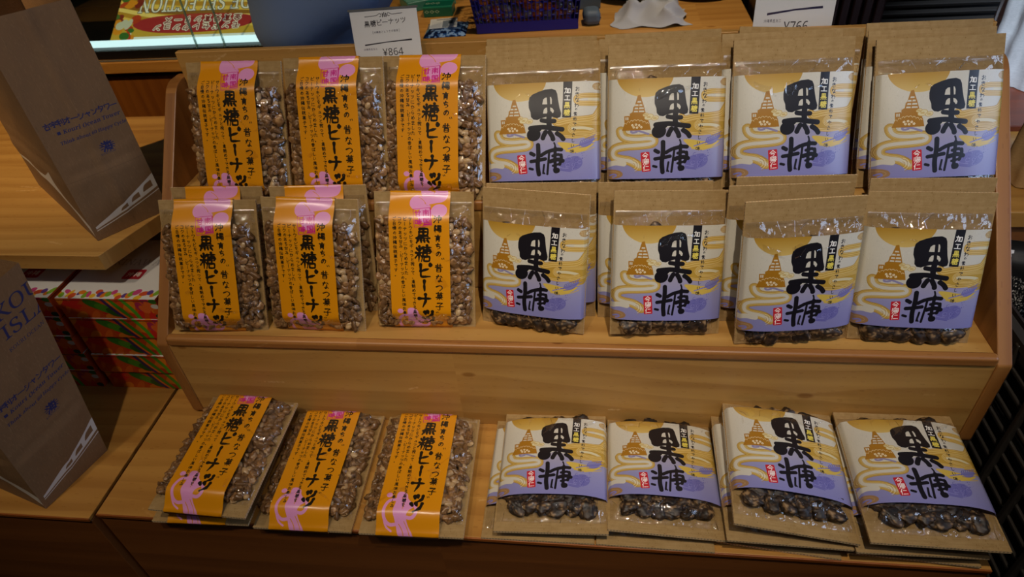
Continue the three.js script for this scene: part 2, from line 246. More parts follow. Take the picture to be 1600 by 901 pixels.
// the brown sugar label, drawn in a 890 x 765 frame
const sugarArt = canvasTex(1280, 1100, (g, W, H) => {
  g.scale(W / 890, H / 765);
  const ink = '#17141a', gold = '#b48c34', goldLight = '#cdae5c', cream = '#cfcabb', purple = '#7e7bbd', deep = '#6663a8';
  g.fillStyle = cream; g.fillRect(0, 0, 890, 765);
  seed(404);
  for (let i = 0; i < 900; i++) { const x = rnd(0, 890), y = rnd(0, 560), a = rnd(1.2, 2.0), l = rnd(3, 12); g.strokeStyle = ['rgba(120,112,98,.35)', 'rgba(240,236,226,.6)', 'rgba(160,150,128,.4)'][i % 3]; g.lineWidth = rnd(0.6, 1.8); g.beginPath(); g.moveTo(x, y); g.lineTo(x + Math.cos(a) * l, y + Math.sin(a) * l); g.stroke(); }
  // sun
  g.save(); g.beginPath(); g.rect(0, 0, 890, 765); g.clip();
  const sg = g.createLinearGradient(0, 0, 0, 140); sg.addColorStop(0, '#b3882f'); sg.addColorStop(1, '#d2b468'); g.fillStyle = sg; g.beginPath(); g.ellipse(272, -30, 208, 170, 0, 0, 7); g.fill();
  // lilac water
  const pg = g.createLinearGradient(0, 400, 0, 765); pg.addColorStop(0, '#a5a0b4'); pg.addColorStop(0.45, '#9492bd'); pg.addColorStop(1, '#8482b8');
  poly(g, pg, [[0, 765], [0, 640], [30, 520], [160, 520], [330, 500], [380, 400], [480, 360], [600, 420], [700, 450], [890, 430], [890, 765]], false);
  // land band at the right: gold streams between cream fields
  poly(g, cream, [[700, 190], [890, 180], [890, 330], [700, 330], [640, 280]], true);
  poly(g, '#be983c', [[560, 300], [680, 282], [800, 286], [868, 250], [890, 262], [890, 450], [850, 470], [760, 430], [680, 440], [600, 430], [565, 380]], true);
  const stream = (p, w, n = 4) => { curve(g, '#b48a34', w, p); curve(g, '#cfaa52', w * 0.84, p); for (let i = 0; i < n; i++) { g.save(); g.translate(0, (i - (n - 1) / 2) * w / (n + 0.6)); curve(g, i % 2 ? '#a67c28' : '#e6d6a4', 1.8, p); g.restore(); } };
  stream([[900, 112], [800, 106], [705, 114], [700, 150], [720, 168], [790, 170], [900, 172]], 40, 5);
  curve(g, '#d9cfae', 20, [[800, 140], [860, 138], [900, 140]]);
  stream([[900, 190], [868, 246], [840, 286], [740, 296], [640, 300], [560, 322], [540, 300]], 58, 6);
  curve(g, '#d6cba6', 22, [[650, 360], [740, 356], [800, 366], [830, 376]]);
  stream([[880, 322], [700, 322], [640, 346], [650, 384], [720, 400], [800, 400], [836, 386]], 32, 5);
  stream([[600, 420], [720, 440], [840, 412], [900, 400]], 28, 4);
  curve(g, '#9a95bd', 12, [[560, 432], [660, 452], [760, 440]]); curve(g, '#9a95bd', 10, [[600, 470], [700, 500], [740, 490]]);
  poly(g, '#d3b450', [[545, 462], [640, 470], [720, 490], [800, 466], [860, 460], [800, 520], [720, 556], [640, 552], [580, 500]], true);
  curve(g, '#8b88bd', 9, [[640, 520], [700, 500], [760, 486], [850, 474]]); curve(g, '#c8ad5a', 6, [[620, 540], [700, 548], [780, 536], [840, 510]]);
  // ship and waves
  for (let i = 0; i < 7; i++) curve(g, deep, 5, [[725 + i * 16, 500 - i * 5], [730 + i * 17, 470 - i * 8], [745 + i * 17, 455 - i * 7]]);
  poly(g, '#7d79b4', [[720, 480], [770, 462], [820, 440], [850, 432], [820, 478], [790, 500], [740, 510]], true); curve(g, deep, 4, [[700, 500], [780, 480], [860, 440]]); curve(g, deep, 4, [[725, 512], [770, 510], [812, 486]]);
  poly(g, '#6f6cae', [[560, 690], [600, 600], [650, 585], [700, 575], [740, 590], [752, 640], [720, 680], [650, 700]], true);
  seed(9); for (let i = 0; i < 16; i++) { const x = rnd(600, 745), y = rnd(580, 680), r = rnd(6, 15); g.strokeStyle = i % 2 ? '#5855a0' : '#8f8cc6'; g.lineWidth = 3; g.beginPath(); g.arc(x, y, r, rnd(0, 3), rnd(4, 6)); g.stroke(); }
  for (let i = 0; i < 8; i++) { g.fillStyle = deep; g.beginPath(); g.arc(rnd(690, 790), rnd(540, 600), rnd(2, 6), 0, 7); g.fill(); }
  curve(g, deep, 5, [[520, 672], [580, 690], [660, 700]]); curve(g, '#9c99cd', 3, [[540, 655], [600, 672], [640, 676]]);
  // left stream: a cream ribbon between gold lines
  const rib = [[96, 392], [100, 440], [200, 462], [330, 448], [345, 492], [240, 504], [110, 508], [40, 530], [36, 590], [90, 612], [170, 622], [235, 668]];
  curve(g, '#a87f2c', 72, rib); curve(g, goldLight, 65, rib); curve(g, '#a87f2c', 58, rib); curve(g, '#d6b766', 52, rib); curve(g, '#b08a38', 44, rib); curve(g, '#dcc78a', 38, rib); curve(g, '#b08a38', 31, rib); curve(g, cream, 26, rib);
  curve(g, cream, 40, [[-10, 660], [40, 632], [120, 645]]);
  for (let k = 0; k < 5; k++) { g.strokeStyle = k % 2 ? '#e8d9a6' : '#b58a30'; g.lineWidth = 3; g.beginPath(); g.arc(185, 660, 18 + k * 9, -1.5, 1.2); g.stroke(); }
  curve(g, '#8e88ae', 15, [[212, 402], [180, 412], [166, 392], [200, 384], [300, 420]]); curve(g, '#cbb87c', 3, [[150, 430], [220, 442], [300, 430]]); curve(g, '#cbb87c', 3, [[130, 415], [150, 380], [220, 372], [290, 392]]);
  poly(g, '#9a7650', [[-20, 690], [40, 688], [100, 700], [120, 735], [80, 760], [-20, 770]], true); curve(g, '#b39060', 4, [[0, 706], [60, 702], [98, 728], [60, 746]]); curve(g, '#7e7bbd', 12, [[20, 735], [50, 722], [70, 738], [40, 750]]);
  // gold tower with windows on its decorated dome
  const amber = '#a8741c';
  poly(g, amber, [[218, 126], [238, 122], [248, 160], [262, 205], [276, 258], [286, 292], [160, 292], [160, 262], [180, 250], [186, 214], [196, 204], [206, 168]]);
  for (const [x, y, w, h] of [[214, 168, 28, 12], [198, 192, 24, 13], [228, 192, 22, 13], [194, 216, 26, 13], [226, 216, 34, 13], [188, 240, 30, 12], [224, 240, 40, 12]]) { g.fillStyle = cream; g.beginPath(); g.moveTo(x + 4, y); g.lineTo(x + w, y + 1); g.lineTo(x + w + 2, y + h); g.lineTo(x, y + h); g.fill(); }
  poly(g, amber, [[120, 280], [158, 278], [160, 290], [286, 290], [306, 340], [316, 388], [104, 390], [122, 340]]); g.fillStyle = cream; g.fillRect(129, 288, 22, 22); g.fillStyle = amber; g.fillRect(138, 288, 4, 22);
  for (let k = 0; k < 16; k++) { g.strokeStyle = '#e6d8ac'; g.lineWidth = 3; g.beginPath(); g.arc(128 + (k % 8) * 23, 342 - 26 * Math.sin((k % 8) / 7 * Math.PI), 9, 3.2, 6.2); g.stroke(); }
  for (const [x, y] of [[180, 350], [206, 346], [230, 352], [190, 366], [214, 368], [246, 366]]) for (let k = 0; k < 5; k++) { g.fillStyle = '#f0e6c8'; g.beginPath(); g.arc(x + 6 * Math.cos(k * 1.26), y + 6 * Math.sin(k * 1.26), 3.6, 0, 7); g.fill(); }
  for (const [x, y, r] of [[300, 290, 34], [345, 300, 26], [275, 272, 20]]) { g.fillStyle = '#ddd0a4'; g.beginPath(); g.ellipse(x, y, r, r * 0.62, -0.3, 0, 7); g.fill(); g.strokeStyle = '#bf9a45'; g.lineWidth = 3; g.stroke(); for (let k = 0; k < 3; k++) { g.beginPath(); g.arc(x - 8 + k * 8, y, 5, 0, 5); g.stroke(); } }
  g.fillStyle = '#a98045'; g.beginPath(); g.ellipse(866, 40, 40, 28, 0, 0, 7); g.fill(); for (let k = 0; k < 5; k++) { g.strokeStyle = '#d8c79c'; g.lineWidth = 2.4; g.beginPath(); g.moveTo(832, 26 + k * 8); g.lineTo(890, 24 + k * 8); g.stroke(); g.beginPath(); g.moveTo(840 + k * 12, 15); g.lineTo(836 + k * 12, 66); g.stroke(); }
  curve(g, '#e9e3d2', 9, [[896, 24], [874, 40], [884, 56], [900, 52]]);
  g.restore();
  // the big brush characters
  const fat = (pts, w) => { poly(g, ink, pts); g.strokeStyle = ink; g.lineWidth = w; g.lineJoin = 'round'; g.stroke(); };
  fat([[347, 150], [354, 114], [374, 95], [420, 76], [470, 61], [518, 57], [544, 68], [554, 92], [560, 140], [570, 200], [582, 243], [578, 264], [556, 272], [520, 260], [470, 260], [430, 270], [405, 281], [380, 277], [364, 260], [361, 225], [348, 190]], 13);
  for (const h of [[[445, 168], [452, 132], [466, 118], [481, 116], [483, 169]], [[504, 111], [513, 113], [519, 132], [518, 168], [507, 169]], [[450, 239], [456, 210], [468, 196], [482, 193], [484, 240]], [[505, 193], [521, 199], [534, 218], [530, 236], [508, 241]]]) poly(g, cream, h);
  curve(g, ink, 40, [[500, 240], [492, 290], [498, 345]]); curve(g, ink, 34, [[440, 292], [480, 300], [536, 300]]); curve(g, ink, 38, [[352, 352], [440, 340], [520, 356], [594, 366]]);
  g.fillStyle = ink; g.beginPath(); g.ellipse(376, 402, 54, 50, -0.4, 0, 7); g.fill(); g.beginPath(); g.ellipse(400, 360, 40, 26, -0.2, 0, 7); g.fill();
  curve(g, ink, 36, [[468, 384], [452, 412], [446, 430]]); curve(g, ink, 36, [[498, 386], [520, 420], [524, 440]]); curve(g, ink, 36, [[556, 398], [586, 416], [602, 442]]); poly(g, ink, [[596, 420], [618, 450], [600, 452]]);
  curve(g, ink, 34, [[408, 484], [412, 560], [400, 640], [410, 715]]); curve(g, ink, 28, [[352, 612], [400, 606], [462, 594]]); curve(g, ink, 30, [[352, 548], [374, 560]]); curve(g, ink, 28, [[474, 540], [444, 556], [432, 566]]);
  curve(g, ink, 20, [[340, 668], [362, 674]]); curve(g, ink, 15, [[452, 640], [446, 680], [444, 708]]); curve(g, ink, 10, [[448, 700], [456, 712]]); curve(g, ink, 13, [[532, 470], [540, 488], [538, 506]]);
  curve(g, ink, 30, [[488, 536], [540, 520], [586, 524]]); curve(g, ink, 17, [[494, 530], [486, 620], [476, 715]]); curve(g, ink, 23, [[520, 572], [560, 560], [574, 566]]); curve(g, ink, 32, [[500, 616], [550, 596], [596, 612]]); curve(g, ink, 18, [[520, 650], [560, 640], [578, 632]]); curve(g, ink, 25, [[540, 510], [536, 580], [538, 670]]); curve(g, ink, 25, [[584, 566], [590, 596], [572, 640]]);
  curve(g, ink, 23, [[532, 682], [560, 672], [564, 696], [536, 702], [532, 682]]);
  // red seal and the black strip
  g.save(); g.translate(282, 634); g.rotate(-0.09); g.fillStyle = '#c3202c'; g.beginPath(); g.roundRect(-33, -76, 66, 152, 8); g.fill();
  column(g, '今帰仁', 0, -48, 50, 47, 5.6, '#f4ece6', { brush: 0.3, slant: 0.12 }); g.restore();
  g.save(); g.translate(636, 138); g.rotate(0.045); g.fillStyle = '#17141a'; g.fillRect(-34, -142, 68, 280); column(g, '加工', 0, -70, 50, 56, 6.4, '#f1efe9'); column(g, '黒糖', 0, 42, 50, 57, 6.4, '#e4d25a'); g.restore();
  column(g, 'おきなわ', 714, 58, 36, 42, 4.6, '#1d1a22', { drift: -2.2, brush: 0.6 }); glyph(g, 'の', 702, 214, 22, 3, '#1d1a22', { brush: 0.6 }); column(g, '素朴で', 697, 250, 32, 40, 4, '#1d1a22', { drift: -3, brush: 0.6 }); column(g, 'やさしい味', 686, 372, 32, 42, 4, '#1d1a22', { drift: -4.4, brush: 0.6 });
});
// the orange band of the peanut packs, 100 units wide and 229 high
const bandArt = canvasTex(560, 1529, (g, W) => {
  g.scale(W / 100, W / 100);
  const ink = '#1d160c', pink = '#e096c6', mag = '#c4157f';
  g.fillStyle = '#d88c0a'; g.fillRect(0, 0, 100, 273);
  const petal = (x, y, rx, ry, a) => { g.fillStyle = pink; g.beginPath(); g.ellipse(x, y, rx, ry, a, 0, 7); g.fill(); };
  g.save(); g.beginPath(); g.rect(0, 0, 100, 273); g.clip();
  petal(46, 20, 12.5, 13, 0.3); petal(83, 34, 13, 11.5, -0.1); petal(60, 41, 12, 13, 0.4); poly(g, pink, [[50, -3], [62, -3], [73, 3], [80, -3], [96, -3], [97, 8], [90, 19], [76, 21], [62, 24], [54, 12]], true); petal(60, 30, 9, 9, 0);
  poly(g, '#d88c0a', [[72.5, -2], [76, -2], [74, 5]]); curve(g, '#d88c0a', 0.8, [[70, 25], [80, 21], [92, 20]]); curve(g, '#d88c0a', 0.8, [[48, 10], [56, 15], [60, 22]]); curve(g, '#c77ab0', 0.7, [[60, 23], [64, 26], [69, 25]]);
  petal(15, 200, 5, 4, 0); poly(g, pink, [[26, 196], [34, 193], [44, 198], [46, 206], [54, 212], [58, 220], [50, 224], [46, 232], [50, 246], [60, 260], [58, 266], [48, 262], [40, 266], [34, 258], [30, 240], [24, 226], [28, 212]], true); petal(38, 200, 8, 5, 0.5);
  curve(g, pink, 5, [[30, 208], [18, 206], [10, 220], [11, 236], [20, 246], [32, 244]]); curve(g, pink, 5, [[46, 214], [58, 214], [64, 226], [56, 236], [46, 234]]); curve(g, pink, 3, [[12, 238], [14, 248], [24, 254]]);
  curve(g, '#d88c0a', 1, [[36, 204], [42, 212], [40, 222]]); curve(g, '#d88c0a', 1.2, [[36, 244], [42, 252], [44, 260]]); curve(g, '#d88c0a', 1, [[44, 240], [50, 250], [54, 260]]);
  g.restore();
  g.save(); g.translate(55.5, 44.5); g.rotate(-0.1); g.strokeStyle = mag; g.lineWidth = 0.8; g.strokeRect(-14, -14.5, 28, 30); g.lineWidth = 1.8; g.beginPath(); g.moveTo(14, -14.5); g.lineTo(14, 14); g.moveTo(0, 13.5); g.lineTo(13, 13); g.stroke();
  glyph(g, '南', 6.6, -6, 12, 1.3, mag); glyph(g, '国', 6.8, 7.5, 11.5, 1.5, mag); glyph(g, '甘', -6.8, -6, 12, 1.5, mag); glyph(g, '味', -6.8, 7.5, 11.5, 1.7, mag); g.restore();
  const b = { brush: 0.75 };
  for (const [ch, y, s] of [['沖', 48, 13], ['縄', 64, 13], ['育', 79, 11], ['ち', 92, 10.5], ['の', 104.5, 11], ['昔', 127.5, 14], ['な', 145, 13], ['つ', 160.5, 13], ['菓', 174, 13], ['子', 191.5, 14.5]]) glyph(g, ch, 81 + (y - 48) * 0.006, y, s, 1.75, ink, { brush: 0.75, slant: 0.05 });
  glyph(g, '″', 88.5, 114, 8, 1.1, ink, b); glyph(g, '″', 77, 203, 7, 1.1, ink, b);
  glyph(g, '黒', 57, 75, 26, 3.6, ink, { ...b, slant: 0.08 }); glyph(g, '糖', 56, 104, 28, 3.4, ink, { ...b, slant: 0.06 }); glyph(g, 'ピ', 58, 132, 26, 4.2, ink, b); glyph(g, 'ー', 57, 157, 21, 4.6, ink, b); glyph(g, 'ナ', 57, 182, 25, 4.4, ink, b); glyph(g, 'ッ', 62, 204, 19, 5, ink, { ...b, sx: 1.25 }); glyph(g, 'ツ', 61, 218.5, 19, 5, ink, { ...b, sx: 1.3 });
  const s = { brush: 0.45 };
  column(g, 'サトウキビをギュっと搾って、煮詰めてできる黒糖を', 36, 48, 6.6, 7.3, 0.85, ink, { ...s, drift: 0.18 });
  column(g, 'ピーナッツにからめました。', 27, 48, 6.6, 8, 0.85, ink, { ...s, drift: 0.05 });
  column(g, 'コクのある甘み、ピーナッツの香ばしい風味お楽しみ', 18.5, 48, 6.4, 7.4, 0.85, ink, { ...s, drift: 0.18 });
  column(g, 'ご自慢の沖縄伝統菓子です。', 9.5, 48, 6.4, 7.6, 0.85, ink, { ...s, drift: 0.05 });
});
M.sugarLabel = phys({ map: sugarArt, roughness: 0.34, side: THREE.DoubleSide, clearcoat: 0.25, clearcoatRoughness: 0.25 });
M.band = phys({ map: bandArt, roughness: 0.3, side: THREE.DoubleSide, clearcoat: 0.3, clearcoatRoughness: 0.2 });

// ------------------------------------------------------------------ the packs
// every pack stands in its own frame: x across, y up the card, z out of the card's face, origin at the middle of the card's lower edge
const SW = 0.163, SH = 0.215, PW = 0.154, PH = 0.212;
const bulge = (u, p) => Math.pow(Math.max(0, 1 - Math.pow(Math.abs(u), p)), 0.8);
function crease(x, y, w, h, s) {   // film creases that fan out of the corners, and a few shallow dents
  let z = 0;
  for (const [cx, cy, k] of [[-w / 2, 0, 1], [w / 2, 0, 2], [-w / 2, h, 3], [w / 2, h, 4]]) {
    const dx = x - cx, dy = y - cy, d = Math.hypot(dx, dy), a = Math.atan2(dy, dx);
    z += 0.0022 * Math.exp(-Math.pow((d - 0.022) / 0.017, 2)) * Math.pow(Math.abs(Math.sin(a * 7 + s * 1.7 + k * 2.1)), 5);
  }
  const dent = Math.abs(noise2(x * 38 + s * 3, y * 30, s)); z += 0.0011 * Math.pow(1 - dent, 6);
  const ridge = Math.abs(noise2(x * 14 + y * 9 + s, y * 16 - x * 7, s + 40)); z += 0.0019 * Math.pow(1 - ridge, 14);
  return z + 0.0005 * fbm(x * 90, y * 90, s, 2);
}
function sugarFilm(s, taper = 0.80) {
  const w = 0.1585, h = 0.187;
  return grid(64, 64, (u, v) => {
    const x = (u - 0.5) * w, y = v * h, p = bulge(2 * u - 1, 3.2), top = ss(taper, 1, v), q = ss(0, 0.13, v) * (1 - 0.9 * top);
    const edge = Math.min(1, Math.min(u, 1 - u) * 14, Math.min(v, 1 - v) * 14);
    return [x + 0.0012 * noise2(v * 9, s, 3) * (Math.abs(u - 0.5) > 0.45 ? 1 : 0), y, 0.0012 + 0.0152 * p * q + crease(x, y, w, h, s) * edge + 0.0025 * top * Math.pow(Math.abs(noise2(x * 22, y * 12 + s, 8)), 1) * edge];
  });
}
function sugarLabelGeo() {
  const w = SW + 0.0015, y0 = 0.027, h = 0.1405;
  return grid(48, 14, (u, v) => {
    const t = 2 * u - 1, wrap = Math.max(0, (Math.abs(t) - 0.965) / 0.035);
    let x = t * w / 2, z = 0.0038 + 0.0160 * bulge(t, 3.2) * (1 - 0.22 * ss(0.55, 1, v)) * (0.94 + 0.06 * ss(0, 0.2, v));
    if (wrap > 0) z = Math.min(z, lerp(z, -0.0042, wrap));
    x = clamp(x, -w / 2, w / 2);
    return [x, y0 + v * h, z];
  });
}
function lump(detail, r, s, rough, freq) {
  let g = new THREE.IcosahedronGeometry(1, detail); g.deleteAttribute('uv'); g.deleteAttribute('normal'); g = mergeVertices(g, 1e-4);
  const p = g.attributes.position;
  for (let i = 0; i < p.count; i++) {
    const x = p.getX(i), y = p.getY(i), z = p.getZ(i), k = 1 + rough * noise3(x * freq + s * 7, y * freq, z * freq, s) + rough * 0.5 * noise3(x * freq * 2.3, y * freq * 2.3 + s, z * freq * 2.3, s + 3);
    p.setXYZ(i, x * k * r[0], y * k * r[1], z * k * r[2]);
  }
  return g;
}
function tint(g, f) { const p = g.attributes.position, c = new Float32Array(p.count * 3); for (let i = 0; i < p.count; i++) { const k = f(p.getX(i), p.getY(i), p.getZ(i)); c[i * 3] = k[0]; c[i * 3 + 1] = k[1]; c[i * 3 + 2] = k[2]; } g.setAttribute('color', new THREE.BufferAttribute(c, 3)); g.computeVertexNormals(); return g; }
M.sugarRock = std({ vertexColors: true, roughness: 0.5 });
M.peanut = std({ vertexColors: true, roughness: 0.27 });
function block(r, s) {   // a broken block: a ball cut by planes, then roughened
  let g = new THREE.IcosahedronGeometry(1, 6); g.deleteAttribute('uv'); g.deleteAttribute('normal'); g = mergeVertices(g, 1e-4);
  seed(s * 991 + 7); const N = []; for (let i = 0; i < 13; i++) N.push([new THREE.Vector3(rnd(-1, 1), rnd(-1, 1), rnd(-1, 1)).normalize(), rnd(0.62, 0.9)]);
  const p = g.attributes.position, v = new THREE.Vector3();
  for (let i = 0; i < p.count; i++) { v.fromBufferAttribute(p, i).normalize(); let d = 1.05; for (const [n, c] of N) { const q = n.dot(v); if (q > 0.05) d = Math.min(d, c / q); } d *= 1 + 0.10 * noise3(v.x * 3 + s, v.y * 3, v.z * 3, s) + 0.10 * noise3(v.x * 8, v.y * 8 + s, v.z * 8, s + 4) + 0.06 * noise3(v.x * 18, v.y * 18, v.z * 18, s + 8); p.setXYZ(i, v.x * d * r[0], v.y * d * r[1], v.z * d * r[2]); }
  return g;
}
const chunkGeo = [];
for (let k = 0; k < 7; k++) chunkGeo.push(tint(block([0.0195, 0.0165, 0.0100], k + 1), (x, y, z) => { const n = noise3(x * 520, y * 520, z * 520, k), m = noise3(x * 150, y * 150, z * 150, k + 9); const t = clamp(0.4 + n * 0.45 + m * 0.6, 0, 1); return t > 0.72 ? [0.28, 0.17, 0.075] : [lerp(0.010, 0.14, t * t), lerp(0.006, 0.07, t * t), lerp(0.004, 0.027, t * t)]; }));
const nutGeo = [];
for (let k = 0; k < 12; k++) nutGeo.push(tint(lump(2, [0.0080, 0.0056, 0.0050].map((q, i) => q * [1, 1.12, 0.86, 1.25, 0.8, 1][(k + i) % 6]), k + 21, 0.40, 1.75), (x, y, z) => { const n = 0.5 + 0.5 * noise3(x * 380, y * 380, z * 380, k + 2), l = [1.1, 0.75, 1.4, 0.95][k % 4]; return [l * lerp(0.125, 0.40, n * n), l * lerp(0.056, 0.225, n * n), l * lerp(0.020, 0.09, n * n)]; }));
const paleGeo = [];   // nuts whose sugar coat is off, and split kernels
for (let k = 0; k < 4; k++) paleGeo.push(tint(lump(2, [0.0072, 0.0048, 0.0036], k + 51, 0.07, 1.2), (x, y, z) => { const n = 0.5 + 0.5 * noise3(x * 260, y * 260, z * 260, k + 5); return [lerp(0.38, 0.62, n), lerp(0.22, 0.43, n), lerp(0.09, 0.22, n)]; }));
const filmS = [sugarFilm(1), sugarFilm(2), sugarFilm(3)], filmSFlat = [sugarFilm(4, 0.93), sugarFilm(5, 0.93), sugarFilm(6, 0.93)], labelGeo = sugarLabelGeo();
function cardGeo(w, h) {
  const t = 0.0038, g = new THREE.BoxGeometry(w, h, t, 1, 1, 1); g.translate(0, h / 2, -t / 2);
  const p = g.attributes.position, n = g.attributes.normal, uv = g.attributes.uv;
  for (let i = 0; i < p.count; i++) { if (Math.abs(n.getZ(i)) > 0.5) uv.setXY(i, p.getX(i), p.getY(i)); else uv.setXY(i, Math.abs(n.getY(i)) > 0.5 ? p.getX(i) : p.getY(i), p.getZ(i)); }
  return g;
}
M.hem = phys({ color: 0xffffff, transmission: 1, thickness: 0, roughness: 0.22, ior: 1.9, side: THREE.DoubleSide });
const hemGeo = (w, y, h) => grid(40, 3, (u, v) => [(u - 0.5) * w, y + v * h, 0.0022 + 0.0014 * noise2(u * 7, 1, 4) + 0.0012 * Math.sin(v * 3.1)]);
const hemS = hemGeo(0.158, 0.179, 0.008), hemP = hemGeo(0.148, 0.190, 0.007);
const cardS = cardGeo(SW, SH), cardP = cardGeo(PW, PH);
const cardMats = [M.cardEdge, M.cardEdge, M.cardEdge, M.cardEdge, M.card, M.card];

function sugarProto(kind, variant, up) {   // up: how far the bag sits above the lower edge of the card; kind 'full' | 'rear'
  const t = new THREE.Group(); t.userData.category = 'snack pack';
  part('backing_card', cardS, cardMats, t);
  seed(900 + variant * 31);
  const spots = [];
  const nLow = kind === 'full' ? 6 : 3, rise = up ? 0.004 : 0;
  for (let i = 0; i < nLow; i++) spots.push([lerp(-0.062, 0.062, (i + 0.5) / nLow) + rnd(-0.003, 0.003), rnd(0.0155, 0.019) + rise, 0.0072]);
  if (kind === 'full') { for (let i = 0; i < 6; i++) spots.push([lerp(-0.058, 0.058, (i + 0.5) / 6) + rnd(-0.004, 0.004), rnd(0.036, 0.044), 0.0072]); const top = 0.166; for (let i = 0; i < 4; i++) if (up > 0 || i === variant % 4) spots.push([lerp(-0.05, 0.05, (i + 0.5) / 4) + rnd(-0.008, 0.008), top - 0.010 + rnd(-0.004, 0.004) + (up > 0 ? 0.017 : 0), 0.0066]); }
  for (const [x, y, z] of spots) { const c = part('sugar_chunk', chunkGeo[Math.floor(rnd(0, 6.99))], M.sugarRock, t, [x, y + up, z], [rnd(-0.2, 0.2), rnd(-0.2, 0.2), rnd(-0.6, 0.6) + (rnd() < 0.5 ? Math.PI : 0)]); c.scale.set(rnd(0.75, 1.02), rnd(0.78, 1.0), rnd(0.68, 0.82)); }
  part('clear_bag', (up ? filmSFlat : filmS)[variant % 3], M.film, t, [0, up, 0]);
  part('bag_hem', hemS, M.hem, t, [0, up, 0]);
  part('printed_label', labelGeo, M.sugarLabel, t, [0, up ? 0.021 : 0, 0]);
  return t;
}
// peanut pack
function nutFilm(s, taper = 0.84) {
  const w = 0.149, h = 0.193;
  return grid(60, 72, (u, v) => {
    const x = (u - 0.5) * w - 0.001, y = v * h + 0.004, p = bulge(2 * u - 1, 4.5), q = ss(0, 0.09, v) * (1 - 0.92 * ss(taper, 1, v)), edge = Math.min(1, Math.min(u, 1 - u) * 16, Math.min(v, 1 - v) * 16);
    return [x, y, 0.0012 + 0.0168 * p * q + crease(x, y, w, h, s + 20) * edge * 1.1];
  });
}
const filmP = [nutFilm(1), nutFilm(2), nutFilm(3)], filmPFlat = [nutFilm(4, 0.94), nutFilm(5, 0.94), nutFilm(6, 0.94)];
function bandGeo(shift, r0, r1) {   // over the front and round both ends of the card; shift: how far the print is slid up, in hundredths of its width
  const prof = []; const n = 48, H = PH + 0.0012;
  prof.push([-0.0048, 0.05], [-0.0048, H]);
  for (let i = 0; i <= n; i++) { const t = i / n, y = H - t * (H + 0.0012); prof.push([0.0008 + 0.0192 * Math.pow(ss(r0, r1, t) * ss(1.0, 0.86, t), 0.8), y]); }
  prof.push([-0.0048, -0.0012], [-0.0048, 0.03]);
  const L = [0]; for (let i = 1; i < prof.length; i++) L.push(L[i - 1] + Math.hypot(prof[i][0] - prof[i - 1][0], prof[i][1] - prof[i - 1][1]));
  const l0 = L[2], l1 = L[prof.length - 3];
  return grid(10, prof.length - 1, (u, v) => { const k = Math.round(v * (prof.length - 1)), [z, y] = prof[prof.length - 1 - k]; return [lerp(-0.0515, 0.0415, u), y, z - 0.0012 * Math.pow(2 * u - 1, 2) * (z > 0.004 ? 1 : 0)]; },
    (u, v) => { const k = prof.length - 1 - Math.round(v * (prof.length - 1)); return [u, 1 - (shift + 238 * (L[k] - l0) / (l1 - l0)) / 273]; });
}
const bandUp = bandGeo(0, 0.015, 0.22), bandFlat = bandGeo(21, 0, 0.05), bandHigh = bandGeo(10, 0.015, 0.22);
function peanutProto(variant, up, high) {
  const t = new THREE.Group(); t.userData.category = 'snack pack';
  part('backing_card', cardP, cardMats, t);
  seed(500 + variant * 17);
  const put = [], bed = [];
  const strip = (x0, x1) => { for (let y = 0.013; y < (up ? 0.192 : 0.180); y += 0.0098) { const n = Math.max(2, Math.round((x1 - x0) / 0.0115)); for (let i = 0; i < n; i++) { const x = lerp(x0, x1, (i + 0.5 + rnd(-0.3, 0.3)) / n), yy = y + rnd(-0.0035, 0.0035); if (yy > (up ? 0.188 : 0.172) + rnd(-0.014, 0.006)) continue; const u = (x + 0.001) / 0.0745, lim = 0.0168 * bulge(u, 4.5) * ss(0, 0.09, yy / 0.193) * (1 - 0.9 * ss(up ? 0.94 : 0.84, 1, yy / 0.193)); put.push([x, yy, Math.max(0.004, lim - 0.0052 + rnd(-0.0012, 0.0003))]); } } };
  strip(-0.071, -0.046); strip(0.035, 0.070);
  for (const [x, y, z] of put) {
    const pale = rnd() < 0.22, g = pale ? paleGeo[Math.floor(rnd(0, 3.99))] : nutGeo[Math.floor(rnd(0, 11.99))];
    const o = part('peanut', g, M.peanut, t, [x, y + up, z], [rnd(-0.5, 0.5), rnd(-0.5, 0.5), rnd(0, 6.28)]); o.scale.setScalar(rnd(0.82, 1.22));
  }
  for (let y = 0.012; y < 0.168; y += 0.011) for (let x = -0.068; x < 0.068; x += 0.0115) { const g = nutGeo[Math.floor(rnd(0, 11.99))].clone(); g.rotateZ(rnd(0, 6)); g.translate(x + rnd(-0.003, 0.003), y + rnd(-0.003, 0.003) + up, 0.0052); bed.push(g); }
  tag(part('peanut_bed', mergeGeometries(bed), M.peanut, t), null, null, null, 'stuff');
  part('clear_bag', (up ? filmPFlat : filmP)[variant % 3], M.film, t, [0, up, 0]);
  part('bag_hem', hemP, M.hem, t, [0, up, 0]);
  part('orange_band', up ? bandFlat : high ? bandHigh : bandUp, M.band, t);
  return t;
}
